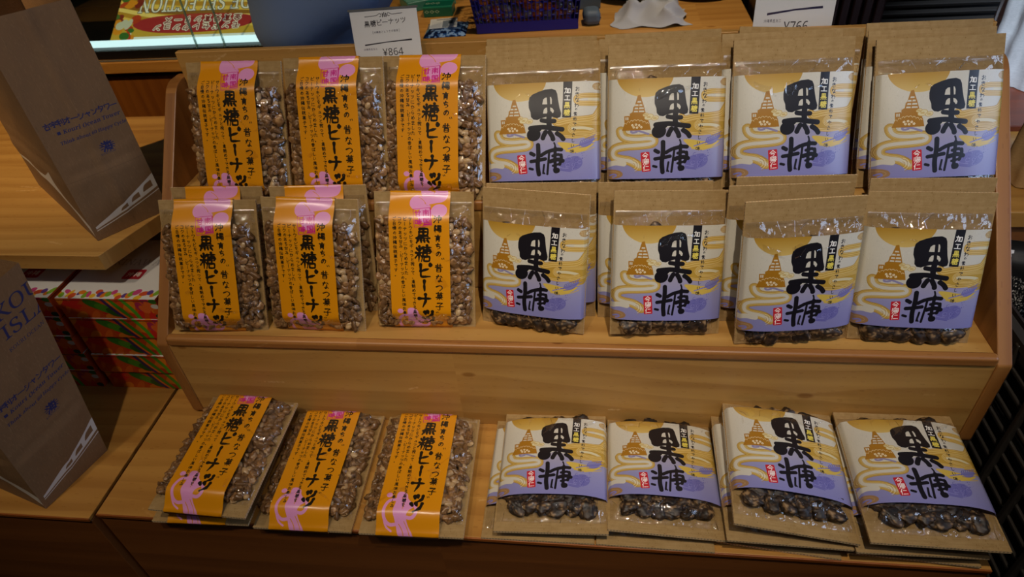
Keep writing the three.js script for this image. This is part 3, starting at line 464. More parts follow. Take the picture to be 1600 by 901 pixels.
const POSES = {   // x, y, z, turn about y, tilt about z, lean back
  M1: [-0.0283, 0.1824, -0.0487, -0.1915, 0.0237, 0.3501],
  M2: [0.1727, 0.1855, -0.0369, 0.1033, -0.0615, 0.4192],
  M3: [0.354, 0.1817, -0.0314, 0.1264, -0.0149, 0.2732],
  M4: [0.5154, 0.1817, -0.0371, -0.0164, -0.0145, 0.3838],
  N1: [-0.536, 0.1849, -0.0246, 0.0876, -0.0565, 0.4379],
  N2: [-0.3721, 0.1833, -0.0335, -0.0016, -0.0363, 0.389],
  N3: [-0.1959, 0.184, -0.0454, 0.0525, -0.0451, 0.4751],
  M1b: [-0.0121, 0.1807, -0.0785, 0.0105, -0.002, 0.3],
  M2b: [0.1547, 0.1806, -0.0785, 0.0127, 0.0014, 0.305],
  M3b: [0.3366, 0.1807, -0.0775, 0.0552, -0.0031, 0.2218],
  M3c: [0.35, 0.1806, -0.0997, 0.0227, 0.0012, 0.2262],
  M4b: [0.5263, 0.1815, -0.0803, 0.0126, -0.0123, 0.3013],
  N1b: [-0.5283, 0.1808, -0.0802, -0.0025, 0.0044, 0.2949],
  N2b: [-0.3604, 0.1819, -0.0795, 0.054, -0.0188, 0.295],
  S1: [-0.009, 0.3512, -0.1561, 0.0152, 0.0083, 0.5033],
  S2: [0.1699, 0.3522, -0.1588, 0.0619, -0.0207, 0.4677],
  S3: [0.3452, 0.3541, -0.1579, 0.1333, -0.0422, 0.4752],
  S4: [0.5378, 0.3513, -0.1556, 0.0778, -0.009, 0.506],
  S1b: [-0.0103, 0.351, -0.1817, 0.0251, 0.0053, 0.4582],
  S1c: [-0.0198, 0.3515, -0.2069, -0.0482, 0.0113, 0.4733],
  S2b: [0.1521, 0.3516, -0.1838, -0.0016, -0.0135, 0.4491],
  S2c: [0.168, 0.351, -0.2098, 0.0674, -0.0055, 0.4223],
  S3b: [0.331, 0.353, -0.1863, 0.1218, -0.0298, 0.4161],
  S3c: [0.3447, 0.3521, -0.2063, -0.1035, -0.0185, 0.4525],
  S4b: [0.5278, 0.3518, -0.1819, 0.0539, -0.0158, 0.4629],
  S4c: [0.5289, 0.352, -0.2095, 0.0572, -0.0179, 0.4155],
  T1: [-0.4948, 0.3505, -0.1585, -0.0403, -0.0004, 0.4352],
  T2: [-0.3322, 0.3506, -0.161, -0.041, 0.0019, 0.4131],
  T3: [-0.1804, 0.3511, -0.1568, -0.0772, 0.0079, 0.4765],
  B1: [0.0112, 0.0277, 0.2076, 0.0236, 0.0211, 1.563],
  B2: [0.1722, 0.0282, 0.2007, -0.004, -0.0584, 1.622],
  B3: [0.3378, 0.0562, 0.2045, -0.0484, -0.1273, 1.538],
  B4: [0.5066, 0.0648, 0.2167, -0.0312, 0.0311, 1.568],
  Q1: [-0.5119, 0.0459, 0.2224, -0.0214, -0.022, 1.528],
  Q2: [-0.3624, 0.0047, 0.2141, 0.0133, 0.0011, 1.526],
  Q3: [-0.1904, 0.0184, 0.2201, 0.032, -0.0268, 1.552],
  B1b: [-0.0088, 0.0048, 0.2079, 0.0073, -0.0007, 1.55],
  B2b: [0.1568, 0.005, 0.2081, -0.0095, 0.0014, 1.55],
  B3b: [0.3325, 0.0335, 0.208, -0.0119, -0.0155, 1.541],
  B3c: [0.3233, 0.0049, 0.2, -0.093, -0.0037, 1.55],
  B4b: [0.497, 0.0339, 0.2114, 0.0159, -0.001, 1.55],
  B4c: [0.4957, 0.007, 0.2028, -0.0689, 0.0294, 1.55],
  Q1b: [-0.5254, 0.0064, 0.2146, 0.0358, -0.0228, 1.55],
};
const WHAT = { s: 'brown sugar pack', p: 'peanut candy pack' };
const PACKS = {
  M1: 's|on the lower step, turned towards the peanut packs, foremost of its column', M2: 's|on the lower step, foremost in the second sugar column from the peanuts', M3: 's|on the lower step, foremost in the third sugar column from the peanuts', M4: 's|on the lower step, foremost of the column beside the wooden end panel',
  M1b: 's|on the lower step, behind the pack turned towards the peanuts', M2b: 's|on the lower step, second in the second sugar column, mostly hidden', M3b: 's|on the lower step, middle one of the three-deep third sugar column', M3c: 's|on the lower step, hindmost of the three-deep third sugar column', M4b: 's|on the lower step, behind the front pack beside the end panel',
  S1: 's|on the top step, foremost of the column beside the peanut packs', S2: 's|on the top step, foremost in the second sugar column from the peanuts', S3: 's|on the top step, foremost below the white ¥766 price card', S4: 's|on the top step, foremost of the column beside the end panel',
  S1b: 's|on the top step, middle one of the column beside the peanut packs', S1c: 's|on the top step, hindmost of the column beside the peanut packs', S2b: 's|on the top step, middle one of the column below the crumpled cloth', S2c: 's|on the top step, hindmost of the column below the crumpled cloth', S3b: 's|on the top step, directly in front of the ¥766 price card', S3c: 's|on the top step, slipped sideways behind the others below the ¥766 card', S4b: 's|on the top step, middle one of the column beside the end panel', S4c: 's|on the top step, hindmost of the column beside the end panel',
  B1: 's|lying on the ledge, uppermost of the pile beside the peanut packs', B2: 's|lying on the ledge, uppermost of the second pile from the peanuts', B3: 's|lying on the ledge, uppermost and most tilted of the third pile', B4: 's|lying on the ledge, uppermost of the pile at the wire crate',
  B1b: 's|lying on the ledge under the pile beside the peanut packs', B2b: 's|lying on the ledge, lower one of the second pile', B3b: 's|lying on the ledge, middle one of the third pile', B3c: 's|lying on the ledge, lowest of the third pile', B4b: 's|lying on the ledge, middle one of the pile at the wire crate', B4c: 's|lying on the ledge, lowest of the pile at the wire crate',
  N1: 'p|on the lower step, foremost beside the wooden end panel', N2: 'p|on the lower step, foremost in the middle peanut column', N3: 'p|on the lower step, standing single next to the sugar packs', N1b: 'p|on the lower step, second one beside the end panel, mostly hidden', N2b: 'p|on the lower step, second one in the middle peanut column',
  T1: 'p|on the top step beside the wooden end panel', T2: 'p|on the top step, in the middle of the three', T3: 'p|on the top step, below the ¥864 price card, next to the sugar',
  Q1: 'p|lying on the ledge, uppermost and most slanted, at the ledge end', Q2: 'p|lying on the ledge, in the middle of the three', Q3: 'p|lying on the ledge, beside the bare wood next to the sugar', Q1b: 'p|lying on the ledge underneath the most slanted pack',
};
const GROUPS = { M: 'brown sugar packs on the lower step', S: 'brown sugar packs on the top step', B: 'brown sugar packs lying on the ledge', N: 'peanut packs on the lower step', T: 'peanut packs on the top step', Q: 'peanut packs lying on the ledge' };
const protos = new Map();
let packCount = 0;
for (const [k, d] of Object.entries(PACKS)) {
  const [kind, where] = d.split('|'), flat = 'BQ'.includes(k[0]), rear = k.length > 2, variant = packCount++ % 3;
  const key = [kind, flat, rear, kind === 's' && rear ? 0 : variant, kind === 'p' && k[0] === 'T'].join();
  if (!protos.has(key)) protos.set(key, kind === 's' ? sugarProto(rear ? 'rear' : 'full', variant, flat ? 0.014 : 0) : peanutProto(variant, flat ? 0.015 : 0, k[0] === 'T'));
  const c = protos.get(key).clone(); c.name = numbered(kind === 's' ? 'brown_sugar_pack' : 'peanut_pack'); scene.add(c);
  const [x, y, z, yaw, tilt, lean] = POSES[k];
  c.position.set(x, y, z); c.rotation.set(-lean, yaw, tilt, 'YZX');
  if ('ST'.includes(k[0])) c.scale.set(1.035, 1.0, 1.0);
  if (flat) c.scale.z = 1.15;
  if (rear) c.scale.z = flat ? 1 : 0.68;
  c.userData = { label: WHAT[kind] + ' ' + where, category: 'snack pack', group: GROUPS[k[0]] };
}

// ------------------------------------------------------------------ the room
const FY = -0.66, CY = 1.95;
struct('floor', new THREE.BoxGeometry(8.4, 0.1, 8.4), M.floor, [0, FY - 0.05, -1.0]);
struct('ceiling', new THREE.BoxGeometry(8.4, 0.1, 8.4), M.ceiling, [0, CY + 0.05, -1.0]);
struct('wall_back', new THREE.BoxGeometry(8.4, CY - FY, 0.1), M.wall, [0, (CY + FY) / 2, -5.15]);
struct('wall_front', new THREE.BoxGeometry(8.4, CY - FY, 0.1), M.wall, [0, (CY + FY) / 2, 3.15]);
struct('wall_left', new THREE.BoxGeometry(0.1, CY - FY, 8.2), M.wall, [-4.15, (CY + FY) / 2, -1]);
struct('wall_right', new THREE.BoxGeometry(0.1, CY - FY, 8.2), M.wall, [4.15, (CY + FY) / 2, -1]);
const lampNames = ['over the side table', 'over the peanut packs', 'over the sugar packs', 'over the service counter door', 'over the basket and cloth', 'at the far end, added for film glints', 'out of view, added to brighten the paper sacks'];
SPOTS.forEach(([x, y, z, tx, ty, tz, I, ang, pen, col], i) => {
  const t = thing('ceiling_spot_lamp', 'small black ceiling spot lamp hanging ' + lampNames[i], 'lamp', [x, y, z]);
  part('canopy', new THREE.CylinderGeometry(0.03, 0.03, 0.012, 20), M.black, t, [0, CY - y - 0.006, 0]);
  part('stem', new THREE.CylinderGeometry(0.006, 0.006, 0.05, 10), M.black, t, [0, CY - y - 0.035, 0]);
  const dir = new THREE.Vector3(tx - x, ty - y, tz - z).normalize(), q = new THREE.Quaternion().setFromUnitVectors(new THREE.Vector3(0, -1, 0), dir);
  const pts = [[0.0, 0.052], [0.03, 0.05], [0.036, 0.04], [0.036, -0.03], [0.033, -0.03], [0.03, 0.0]].map((p) => new THREE.Vector2(...p));
  const can = part('housing', new THREE.LatheGeometry(pts, 24), M.black, t); can.quaternion.copy(q);
  const disc = part('glowing_lens', new THREE.CircleGeometry(0.03, 24).rotateX(Math.PI / 2), std({ color: 0x000000, emissive: col, emissiveIntensity: 12 }), t); disc.quaternion.copy(q); disc.position.copy(dir).multiplyScalar(0.004);
  const l = new THREE.SpotLight(col, I, 0, ang, pen, 2); l.position.copy(dir).multiplyScalar(0.012); l.castShadow = true; l.shadow.radius = 1.2; l.shadow.mapSize.set(2048, 2048); l.name = 'spot_light';
  const tg = new THREE.Object3D(); tg.name = 'spot_target'; tg.position.set(tx - x, ty - y, tz - z); t.add(l, tg); l.target = tg;
});
{
  const t = thing('added_cool_panel', 'added cool light panel, out of view at the side of the shop', 'light', [COOL.x, COOL.y, COOL.z], COOL.turn);
  part('frame', new RoundedBoxGeometry(0.04, COOL.h + 0.06, COOL.w + 0.06, 2, 0.006), M.grey, t, [0.03, 0, 0]);
  part('stand_post', new THREE.BoxGeometry(0.05, COOL.y - FY - COOL.h / 2 - 0.03, 0.3), M.grey, t, [0.03, -(COOL.y - FY + COOL.h / 2 + 0.03) / 2, 0]);
  part('glowing_panel', new THREE.BoxGeometry(0.004, COOL.h, COOL.w), std({ color: 0x111111, emissive: COOL.color, emissiveIntensity: COOL.intensity }), t, [0.006, 0, 0]);
  const l = new THREE.RectAreaLight(COOL.color, COOL.intensity, COOL.w, COOL.h); l.position.set(0, 0, 0); l.rotation.y = Math.PI / 2; l.name = 'added_cool_light'; t.add(l);
}
{
  const t = thing('added_fill_panel', 'added fill light panel at the ceiling, out of view above the aisle', 'light', [FILL.x, FILL.y, FILL.z]);
  part('tray', new RoundedBoxGeometry(FILL.w + 0.05, 0.05, FILL.d + 0.05, 2, 0.006), M.paper, t, [0, 0.026, 0]);
  part('diffuser', new THREE.BoxGeometry(FILL.w, 0.006, FILL.d), std({ color: 0x222222, emissive: FILL.color, emissiveIntensity: FILL.intensity }), t, [0, -0.001, 0]);
  const l = new THREE.RectAreaLight(FILL.color, FILL.intensity, FILL.w, FILL.d); l.rotation.x = -Math.PI / 2; l.position.y = -0.008; l.name = 'added_fill_light'; t.add(l);
}

// ------------------------------------------------------------------ tables and the stepped stand
{
  const t = thing('display_table', 'long wooden display table with a pale top and dark brown front', 'table', [0, 0, 0]);
  const x0 = -0.708, x1 = 0.594, z0 = -0.34, z1 = 0.2066, cx = (x0 + x1) / 2, w = x1 - x0, d = z1 - z0;
  part('tabletop', board(w, 0.007, d, 0.0012, 'x'), M.topWood, t, [cx, -0.0035, (z0 + z1) / 2]);
  part('edge_band', board(w, 0.007, 0.003, 0.0012, 'x', [0.2, 0.33]), M.edgeBand, t, [cx, -0.0037, z1 + 0.0006]);
  part('front_panel', board(w, -FY - 0.008, 0.02, 0.0015, 'x', [0.1, 0.1]), M.brown, t, [cx, (FY - 0.008) / 2, z1 - 0.011]);
  for (const x of [x0 + 0.01, x1 - 0.01]) part('side_panel', board(0.02, -FY - 0.008, d - 0.022, 0.0015, 'z', [0.3, 0.2]), M.brown, t, [x, (FY - 0.008) / 2, (z0 + z1) / 2 - 0.011]);
}
{
  const t = thing('side_table', 'wooden table standing beside the display table under the paper bags', 'table', [0, 0, 0]);
  const x0 = -1.75, x1 = -0.7145, z0 = -0.62, z1 = 0.2155, cx = (x0 + x1) / 2, w = x1 - x0, d = z1 - z0;
  part('tabletop', board(w, 0.007, d, 0.0012, 'x', [0.4, 0.2]), M.topWood, t, [cx, -0.0035, (z0 + z1) / 2]);
  part('edge_band', board(w, 0.007, 0.003, 0.0012, 'x', [0.5, 0.6]), M.edgeBand, t, [cx, -0.0037, z1 + 0.0006]);
  part('front_panel', board(w, -FY - 0.008, 0.02, 0.0015, 'x', [0.7, 0.5]), M.brown, t, [cx, (FY - 0.008) / 2, z1 - 0.011]);
  for (const x of [x0 + 0.01, x1 - 0.01]) part('end_panel', board(0.02, -FY - 0.008, d - 0.022, 0.0015, 'z', [0.1, 0.7]), M.brown, t, [x, (FY - 0.008) / 2, (z0 + z1) / 2 - 0.011]);
}
{
  const t = thing('stepped_display_stand', 'pale wooden two-step display stand with orange-brown end panels', 'display stand', [0, 0, 0]);
  const sh = new THREE.Shape();   // x = z of the world, y = y
  sh.moveTo(-0.016, 0); sh.quadraticCurveTo(0, 0, 0, 0.016); sh.lineTo(0, 0.168); sh.quadraticCurveTo(0, 0.171, -0.002, 0.1735); sh.lineTo(-0.272, 0.480); sh.quadraticCurveTo(-0.287, 0.497, -0.304, 0.497); sh.lineTo(-0.328, 0.497); sh.lineTo(-0.328, 0); sh.lineTo(-0.016, 0);
  const mk = (x, off) => { let g = new THREE.ExtrudeGeometry(sh, { depth: 0.0165, bevelEnabled: true, bevelThickness: 0.0015, bevelSize: 0.0015, bevelOffset: -0.0015, bevelSegments: 2, curveSegments: 8 }); g.translate(0, 0, 0.0015); g.rotateY(-Math.PI / 2); g.translate(x, 0, 0); return grainUV(g, 'y', off); };
  part('end_panel', mk(-0.625, [0.3, 0.1]), M.pine, t); part('end_panel', mk(0.6445, [0.8, 0.42]), M.pine, t);
  part('front_riser', board(1.25, 0.171, 0.012, 0.001, 'x', [0.15, 0.2]), M.birch, t, [0, 0.0855, -0.008]);
  part('front_rail', board(1.25, 0.0185, 0.016, 0.006, 'x', [0.3, 0.05]), M.pine, t, [0, 0.1778, -0.0065]);
  part('lower_shelf', board(1.25, 0.012, 0.136, 0.001, 'x', [0.6, 0.44]), M.birch, t, [0, 0.1745, -0.0800]);
  part('second_riser', board(1.25, 0.166, 0.012, 0.001, 'x', [0.0, 0.6]), M.birch, t, [0, 0.2635, -0.1545]);
  part('second_rail', board(1.25, 0.0185, 0.016, 0.005, 'x', [0.5, 0.25]), M.pine, t, [0, 0.3417, -0.1545]);
  part('upper_shelf', board(1.25, 0.012, 0.155, 0.001, 'x', [0.4, 0.3]), M.birch, t, [0, 0.3445, -0.2355]);
  part('back_panel', board(1.25, 0.538, 0.012, 0.0015, 'x', [0.2, 0.5]), M.birch, t, [0, 0.269, -0.319]);
}

// ------------------------------------------------------------------ price cards
const cardInk = '#232027';
const cardBase = (g, W, H) => { g.fillStyle = '#d5d4d2'; g.fillRect(0, 0, W, H); };
const price864 = canvasTex(640, 512, (g, W, H) => {
  cardBase(g, W, H);
  curve(g, cardInk, 5, [[140, 52], [220, 50], [262, 46], [280, 30], [300, 36], [296, 60], [280, 58]]); curve(g, cardInk, 5, [[500, 38], [420, 44], [396, 44], [372, 26], [356, 34], [362, 56], [378, 54]]);
  for (const x of [312, 344]) curve(g, cardInk, 10, [[x, 34], [x + 4, 48], [x, 60]]); curve(g, cardInk, 8, [[328, 26], [329, 60]]);
  line(g, '黒糖ピ―ナッツ', 152, 118, 58, 58, 5.4, cardInk, { rise: -3.2 });
  line(g, '沖縄産さとうきび使用', 214, 196, 22, 24, 2, '#55525a', { rise: -0.6 }); curve(g, '#55525a', 2.4, [[198, 182], [192, 196], [198, 210]]); curve(g, '#55525a', 2.4, [[450, 176], [456, 190], [450, 204]]);
  poly(g, cardInk, [[100, 300], [330, 284], [560, 272], [562, 286], [330, 292], [102, 312]]);
  line(g, '沖縄県産加工', 92, 346, 21, 23, 1.8, '#66636a'); g.fillStyle = cardInk; g.font = '92px sans-serif'; g.fillText('¥864', 262, 412); g.font = '34px sans-serif'; g.fillText('280ｇ'.replace('ｇ', ' g'), 84, 436); line(g, '税込み', 484, 430, 26, 27, 2.6, cardInk);
  g.fillStyle = '#2c4674'; g.fillRect(0, 460, W, 52); seed(6); for (let i = 0; i < 60; i++) { g.fillStyle = ['#5b7fb3', '#1d2f55', '#8fa9cc'][i % 3]; g.fillRect(rnd(0, 560), rnd(462, 505), rnd(10, 60), rnd(3, 10)); } g.fillStyle = '#9fb3cb'; g.fillRect(550, 460, 90, 52);
});
const price766 = canvasTex(640, 512, (g, W, H) => {
  cardBase(g, W, H);
  curve(g, cardInk, 5, [[140, 52], [220, 50], [262, 46], [280, 30], [300, 36], [296, 60], [280, 58]]); curve(g, cardInk, 5, [[500, 38], [420, 44], [396, 44], [372, 26], [356, 34], [362, 56], [378, 54]]);
  for (const x of [312, 344]) curve(g, cardInk, 10, [[x, 34], [x + 4, 48], [x, 60]]); curve(g, cardInk, 8, [[328, 26], [329, 60]]);
  line(g, '加工黒糖', 238, 118, 60, 62, 6, cardInk, { rise: -2 });
  line(g, '沖縄県産さとうきび使用', 176, 196, 27, 29, 2.4, '#44424c', { rise: -0.6 }); curve(g, '#44424c', 2.6, [[156, 180], [149, 196], [156, 212]]); curve(g, '#44424c', 2.6, [[486, 174], [493, 190], [486, 206]]);
  poly(g, '#26203e', [[104, 292], [330, 272], [542, 260], [546, 274], [330, 282], [104, 306]]);
  line(g, '沖縄県産加工', 96, 340, 22, 24, 1.8, '#66636a'); g.fillStyle = cardInk; g.font = '92px sans-serif'; g.fillText('¥766', 250, 412); line(g, '税込み', 484, 430, 26, 27, 2.6, cardInk);
  g.fillStyle = '#2c4674'; g.fillRect(0, 470, W, 42);
});
function priceCard(tex, label, x, y, z, turn, tilt, lean, w, h) {
  const t = thing('price_card', label, 'price card', [x, y, z]); t.rotation.set(-lean, turn, tilt, 'YZX');
  const paper = part('printed_card', new THREE.BoxGeometry(w, h, 0.0006), [M.paper, M.paper, M.paper, M.paper, std({ map: tex, roughness: 0.5 }), M.paper], t, [0, h / 2, 0]);
  part('clear_sleeve', grid(8, 8, (u, v) => [(u - 0.5) * (w + 0.004), v * (h + 0.004) - 0.001, 0.0014 + 0.0006 * noise2(u * 4, v * 4, 2)]), M.sleeve, t);
  part('clip_strip', new THREE.BoxGeometry(w + 0.004, 0.003, 0.0026), M.grey, t, [0, h + 0.0015, 0]);
  part('support_leg', new THREE.BoxGeometry(0.02, 0.19, 0.002), M.sleeve, t, [0.0, -0.05, -0.0032]);
  return paper;
}
priceCard(price864, 'white price card reading ¥864 standing behind the peanut packs', -0.254, 0.513, -0.288, 0.03, 0.02, 0.22, 0.105, 0.082);
priceCard(price766, 'white price card reading ¥766 standing behind the sugar packs', 0.354, 0.503, -0.334, -0.02, 0.0, 0.1, 0.112, 0.12);

// ------------------------------------------------------------------ shelf, paper bags and boxes at the side
{
  const t = thing('wall_shelf', 'thick pale wooden shelf board carrying a paper bag above the boxes', 'shelf', [0, 0, 0]);
  const sh = new THREE.Shape([[-1.75, 0.08], [-0.729, 0.070], [-0.688, 0.2], [-0.688, 0.6], [-1.75, 0.6]].map(([x, y]) => new THREE.Vector2(x, y)));
  const g = new THREE.ExtrudeGeometry(sh, { depth: 0.027, bevelEnabled: true, bevelThickness: 0.001, bevelSize: 0.001, bevelOffset: -0.001, bevelSegments: 1 }); g.translate(0, 0, 0.001); g.rotateX(-Math.PI / 2);
  part('shelf_board', grainUV(g, 'x', [0.1, 0.4]), M.birch, t, [0, 0.271, 0]);
  part('upright', board(0.02, 0.27, 0.3, 0.001, 'y'), M.door, t, [-1.45, 0.1355, -0.4]);
  part('back_board', board(1.05, 0.27, 0.012, 0.001, 'x'), M.door, t, [-1.22, 0.1355, -0.58]);
}
const bagText = '#20245c';
function bridge(g, x, y, w, h, flip) {   // the white arched bridge print
  g.save(); g.translate(x, y); g.scale(w / 100, h / 40); poly(g, '#d0cbc4', [[0, 36], [20, 30], [50, 20], [100, 0], [100, 18], [60, 28], [30, 34], [0, 39]]);
  for (const [a, w, t0, t1] of [[86, 8, 9.5, 17.5], [65, 7, 17.8, 24], [46, 6, 24.6, 29]]) { g.fillStyle = '#80603f'; g.beginPath(); g.moveTo(a - w, t1 + 1); g.quadraticCurveTo(a - w * 0.8, t0 + 2, a - w * 0.1, t0); g.lineTo(a + w, t0 - 2.2); g.lineTo(a + w, t1 - 2); g.closePath(); g.fill(); }
  curve(g, '#d0cbc4', 1.2, [[0, 41], [30, 37], [60, 31], [100, 22]]); g.restore();
}
const kraftFill = (g, W, H, s) => { g.fillStyle = '#80603f'; g.fillRect(0, 0, W, H); seed(s); for (let i = 0; i < 2600; i++) { g.fillStyle = i % 2 ? 'rgba(70,48,28,.10)' : 'rgba(214,176,132,.10)'; g.fillRect(rnd(0, W), rnd(0, H), rnd(1, 3), rnd(3, 22)); } };
function crest(g, x, y, s) { g.save(); g.translate(x, y); g.scale(s, s); for (let k = 0; k < 14; k++) { const a = k * 0.449; curve(g, bagText, 3, [[18 * Math.cos(a), 15 * Math.sin(a)], [27 * Math.cos(a + 0.1), 21 * Math.sin(a + 0.1)]]); } glyph(g, '海', 0, 0, 40, 5.5, bagText, { brush: 0.5 }); g.restore(); }
const narrowFace = (top) => canvasTex(360, 1065, (g, W, H) => {   // 120 x 355 mm
  kraftFill(g, W, H, top ? 8 : 9);
  line(g, '古宇利オ―シャンタワ―', 46, 470, 32, 29, 4.2, bagText, {});
  g.fillStyle = bagText; g.font = 'italic bold 26px serif'; g.fillText('Kouri Ocean Tower', 92, 522); g.fillRect(70, 506, 14, 14);
  g.font = 'italic bold 21px serif'; g.fillText('Think about 60 Happy Cycle', 60, 566);
  crest(g, 232, 640, 1.25); g.font = '10px serif'; g.fillText('KOURI OCEAN', 190, 674);
  bridge(g, 20, 846, 340, 165);
  if (top) { g.font = '88px serif'; g.fillText('KOURI', 205, 150); g.fillText('ISLAND', 205, 238); g.font = '22px serif'; g.fillText('KOURI OCEAN', 200, 292); }
  else { g.fillStyle = 'rgba(60,40,24,.18)'; g.fillRect(0, 742, W, 3); }
});
const wideFace = canvasTex(480, 532, (g, W, H) => { kraftFill(g, W, H, 12); poly(g, '#d0cbc4', [[480, 520], [380, 470], [250, 430], [120, 420], [0, 424], [0, 412], [140, 408], [270, 412], [352, 376], [330, 424], [400, 452], [480, 490]], false); });
M.bagNarrow = std({ map: narrowFace(false), roughness: 0.75, side: THREE.DoubleSide }); M.bagNarrowTop = std({ map: narrowFace(true), roughness: 0.75, side: THREE.DoubleSide }); M.bagWide = std({ map: wideFace, roughness: 0.75, side: THREE.DoubleSide }); M.bagPlain = std({ map: kraftTex(47, [134, 100, 66]), roughness: 0.78, side: THREE.DoubleSide });
// bottom corners A (shared edge) and B of the narrow face, wide face running back from A; top shifts open or shear it
function paperBag(label, A, B, H, mats, topShift, s) {
  const t = thing('paper_bag', label, 'paper bag', [A[0], A[1], A[2]]);
  const b = new THREE.Vector3(B[0] - A[0], 0, B[2] - A[2]), wdt = b.length(), n = new THREE.Vector3(-b.z, 0, b.x).normalize(); if (n.x > 0) n.negate();   // n: from the narrow face into the bag
  const len = 0.31, base = [new THREE.Vector3(), b.clone(), b.clone().addScaledVector(n, len), n.clone().multiplyScalar(len)];
  const topc = base.map((p, i) => p.clone().add(new THREE.Vector3(...topShift[i])).setY(H + (topShift[i][1] || 0)));
  const face = (i, j, name, mat, k) => part(name, grid(22, 44, (u, v) => {
    const p = base[i].clone().lerp(base[j], u), q = topc[i].clone().lerp(topc[j], u), r = p.lerp(q, v), out = base[j].clone().sub(base[i]).cross(new THREE.Vector3(0, 1, 0)).normalize().negate();
    const e = Math.min(1, Math.min(u, 1 - u) * 8, v * 8), cv = v * H;
    const fold = 0.0035 * Math.exp(-Math.pow((cv - 0.118) / 0.006, 2)) - 0.003 * ss(0.0, 0.118, cv) * (1 - ss(0.118, 0.14, cv)) - 0.0022 * Math.exp(-Math.pow((u - 0.5) / 0.05, 2)) * k;
    r.addScaledVector(out, (fold + 0.0028 * fbm(u * 3 + s, v * 5, s + i, 3)) * e * (k ? 1 : 1.6)); return r.toArray();
  }), mat, t);
  face(0, 1, 'narrow_panel', mats[0], 1); face(1, 2, 'wide_panel', mats[1], 0); face(2, 3, 'narrow_panel', M.bagPlain, 1); face(3, 0, 'wide_panel', mats[2], 0);
  part('bottom', grid(2, 2, (u, v) => base[0].clone().lerp(base[1], u).lerp(base[3].clone().lerp(base[2], u), v).setY(0.0008).toArray()), M.bagPlain, t);
}
paperBag('tall kraft paper bag standing on the shelf board, blue print on its narrow side', [-0.755, 0.3005, -0.111], [-0.681, 0.3005, -0.209], 0.355, [M.bagNarrow, M.bagPlain, M.bagWide], [[0, 0, 0], [0, 0, 0], [0, 0, 0], [0, 0, 0]], 3);
paperBag('kraft paper bag on the side table, blue island lettering at its top', [-0.797, 0.0004, 0.204], [-0.763, 0.0004, 0.088], 0.362, [M.bagNarrowTop, M.bagPlain, M.bagWide], [[0.012, -0.01, -0.016], [0.014, 0.006, -0.05], [-0.02, 0, -0.03], [0, 0, 0.0]], 8);
// gift boxes
const boxFront = canvasTex(512, 128, (g, W, H) => {
  g.fillStyle = '#c24a12'; g.fillRect(0, 0, W, H); seed(3);
  for (let i = 0; i < 26; i++) { g.fillStyle = ['#b93c10', '#d4611a', '#c9281e', '#d87a1a'][i % 4]; g.beginPath(); g.ellipse(rnd(0, W), rnd(0, H), rnd(14, 60), rnd(10, 30), rnd(0, 3), 0, 7); g.fill(); }
  for (let i = 0; i < 3; i++) { g.fillStyle = ['#356f1d', '#4e8a22', '#2d5a1c'][i]; g.beginPath(); g.ellipse(190 + i * 40, 40 + i * 24, 60 - i * 10, 26, 0.5, 0, 7); g.fill(); }
  curve(g, '#3e8a1e', 40, [[250, -10], [300, 60], [340, 140]]); curve(g, '#41205e', 17, [[232, -10], [262, 60], [320, 140]]); curve(g, '#e06a1c', 13, [[252, -10], [282, 60], [338, 140]]); curve(g, '#4d9a24', 22, [[330, -10], [372, 60], [390, 140]]);
  for (let i = 0; i < 5; i++) { g.fillStyle = i % 2 ? '#a92a50' : '#d9642a'; g.beginPath(); g.ellipse(430 + rnd(-30, 50), rnd(10, 110), 30, 20, rnd(0, 3), 0, 7); g.fill(); }
  for (let i = 0; i < 4; i++) { g.fillStyle = ['#2f6c22', '#c7c3b8', '#c75a1c', '#1e3d2a'][i]; g.beginPath(); g.ellipse(496, 14 + i * 32, 22, 15, 0, 0, 7); g.fill(); }
});
const boxTop = canvasTex(512, 400, (g, W, H) => {
  g.fillStyle = '#d9d6d0'; g.fillRect(0, 0, W, H); seed(14);
  for (let i = 0; i < 26; i++) { g.fillStyle = ['#d77a1c', '#7aa52a', '#c2457a', '#e0b02a', '#c9502a', '#5d3f86'][i % 6]; g.beginPath(); g.ellipse(i * 20 + rnd(-6, 6), 372 + rnd(-16, 18), rnd(12, 26), rnd(10, 18), rnd(0, 3), 0, 7); g.fill(); }
  g.fillStyle = '#b01f2c'; g.beginPath(); g.roundRect(250, 210, 100, 64, 10); g.fill(); line(g, '沖縄', 280, 242, 34, 38, 4, '#e8dcd0'); g.fillStyle = '#a9a6a2'; g.font = '58px serif'; g.fillText('OKINAWA', 96, 180);
});
const giftMats = [0, 0, 1, 0, 2, 0].map((k) => [std({ color: 0xb8481a, roughness: 0.45 }), std({ map: boxTop, roughness: 0.4 }), std({ map: boxFront, roughness: 0.38 })][k]);
const giftGeo = new THREE.BoxGeometry(0.185, 0.0435, 0.17);
function giftBox(label, x, y, z, turn) { const t = thing('gift_box', label, 'gift box', [x, y, z], turn, 'fruit sweet boxes stacked under the shelf'); part('carton', giftGeo, giftMats, t, [0, 0.0218, 0]); part('lid_seam', new THREE.BoxGeometry(0.1856, 0.0008, 0.1706), std({ color: 0x3a2410, roughness: 0.6 }), t, [0, 0.0395, 0]); }
const nth = ['lowest', 'second from below', 'middle', 'fourth from below', 'top'];
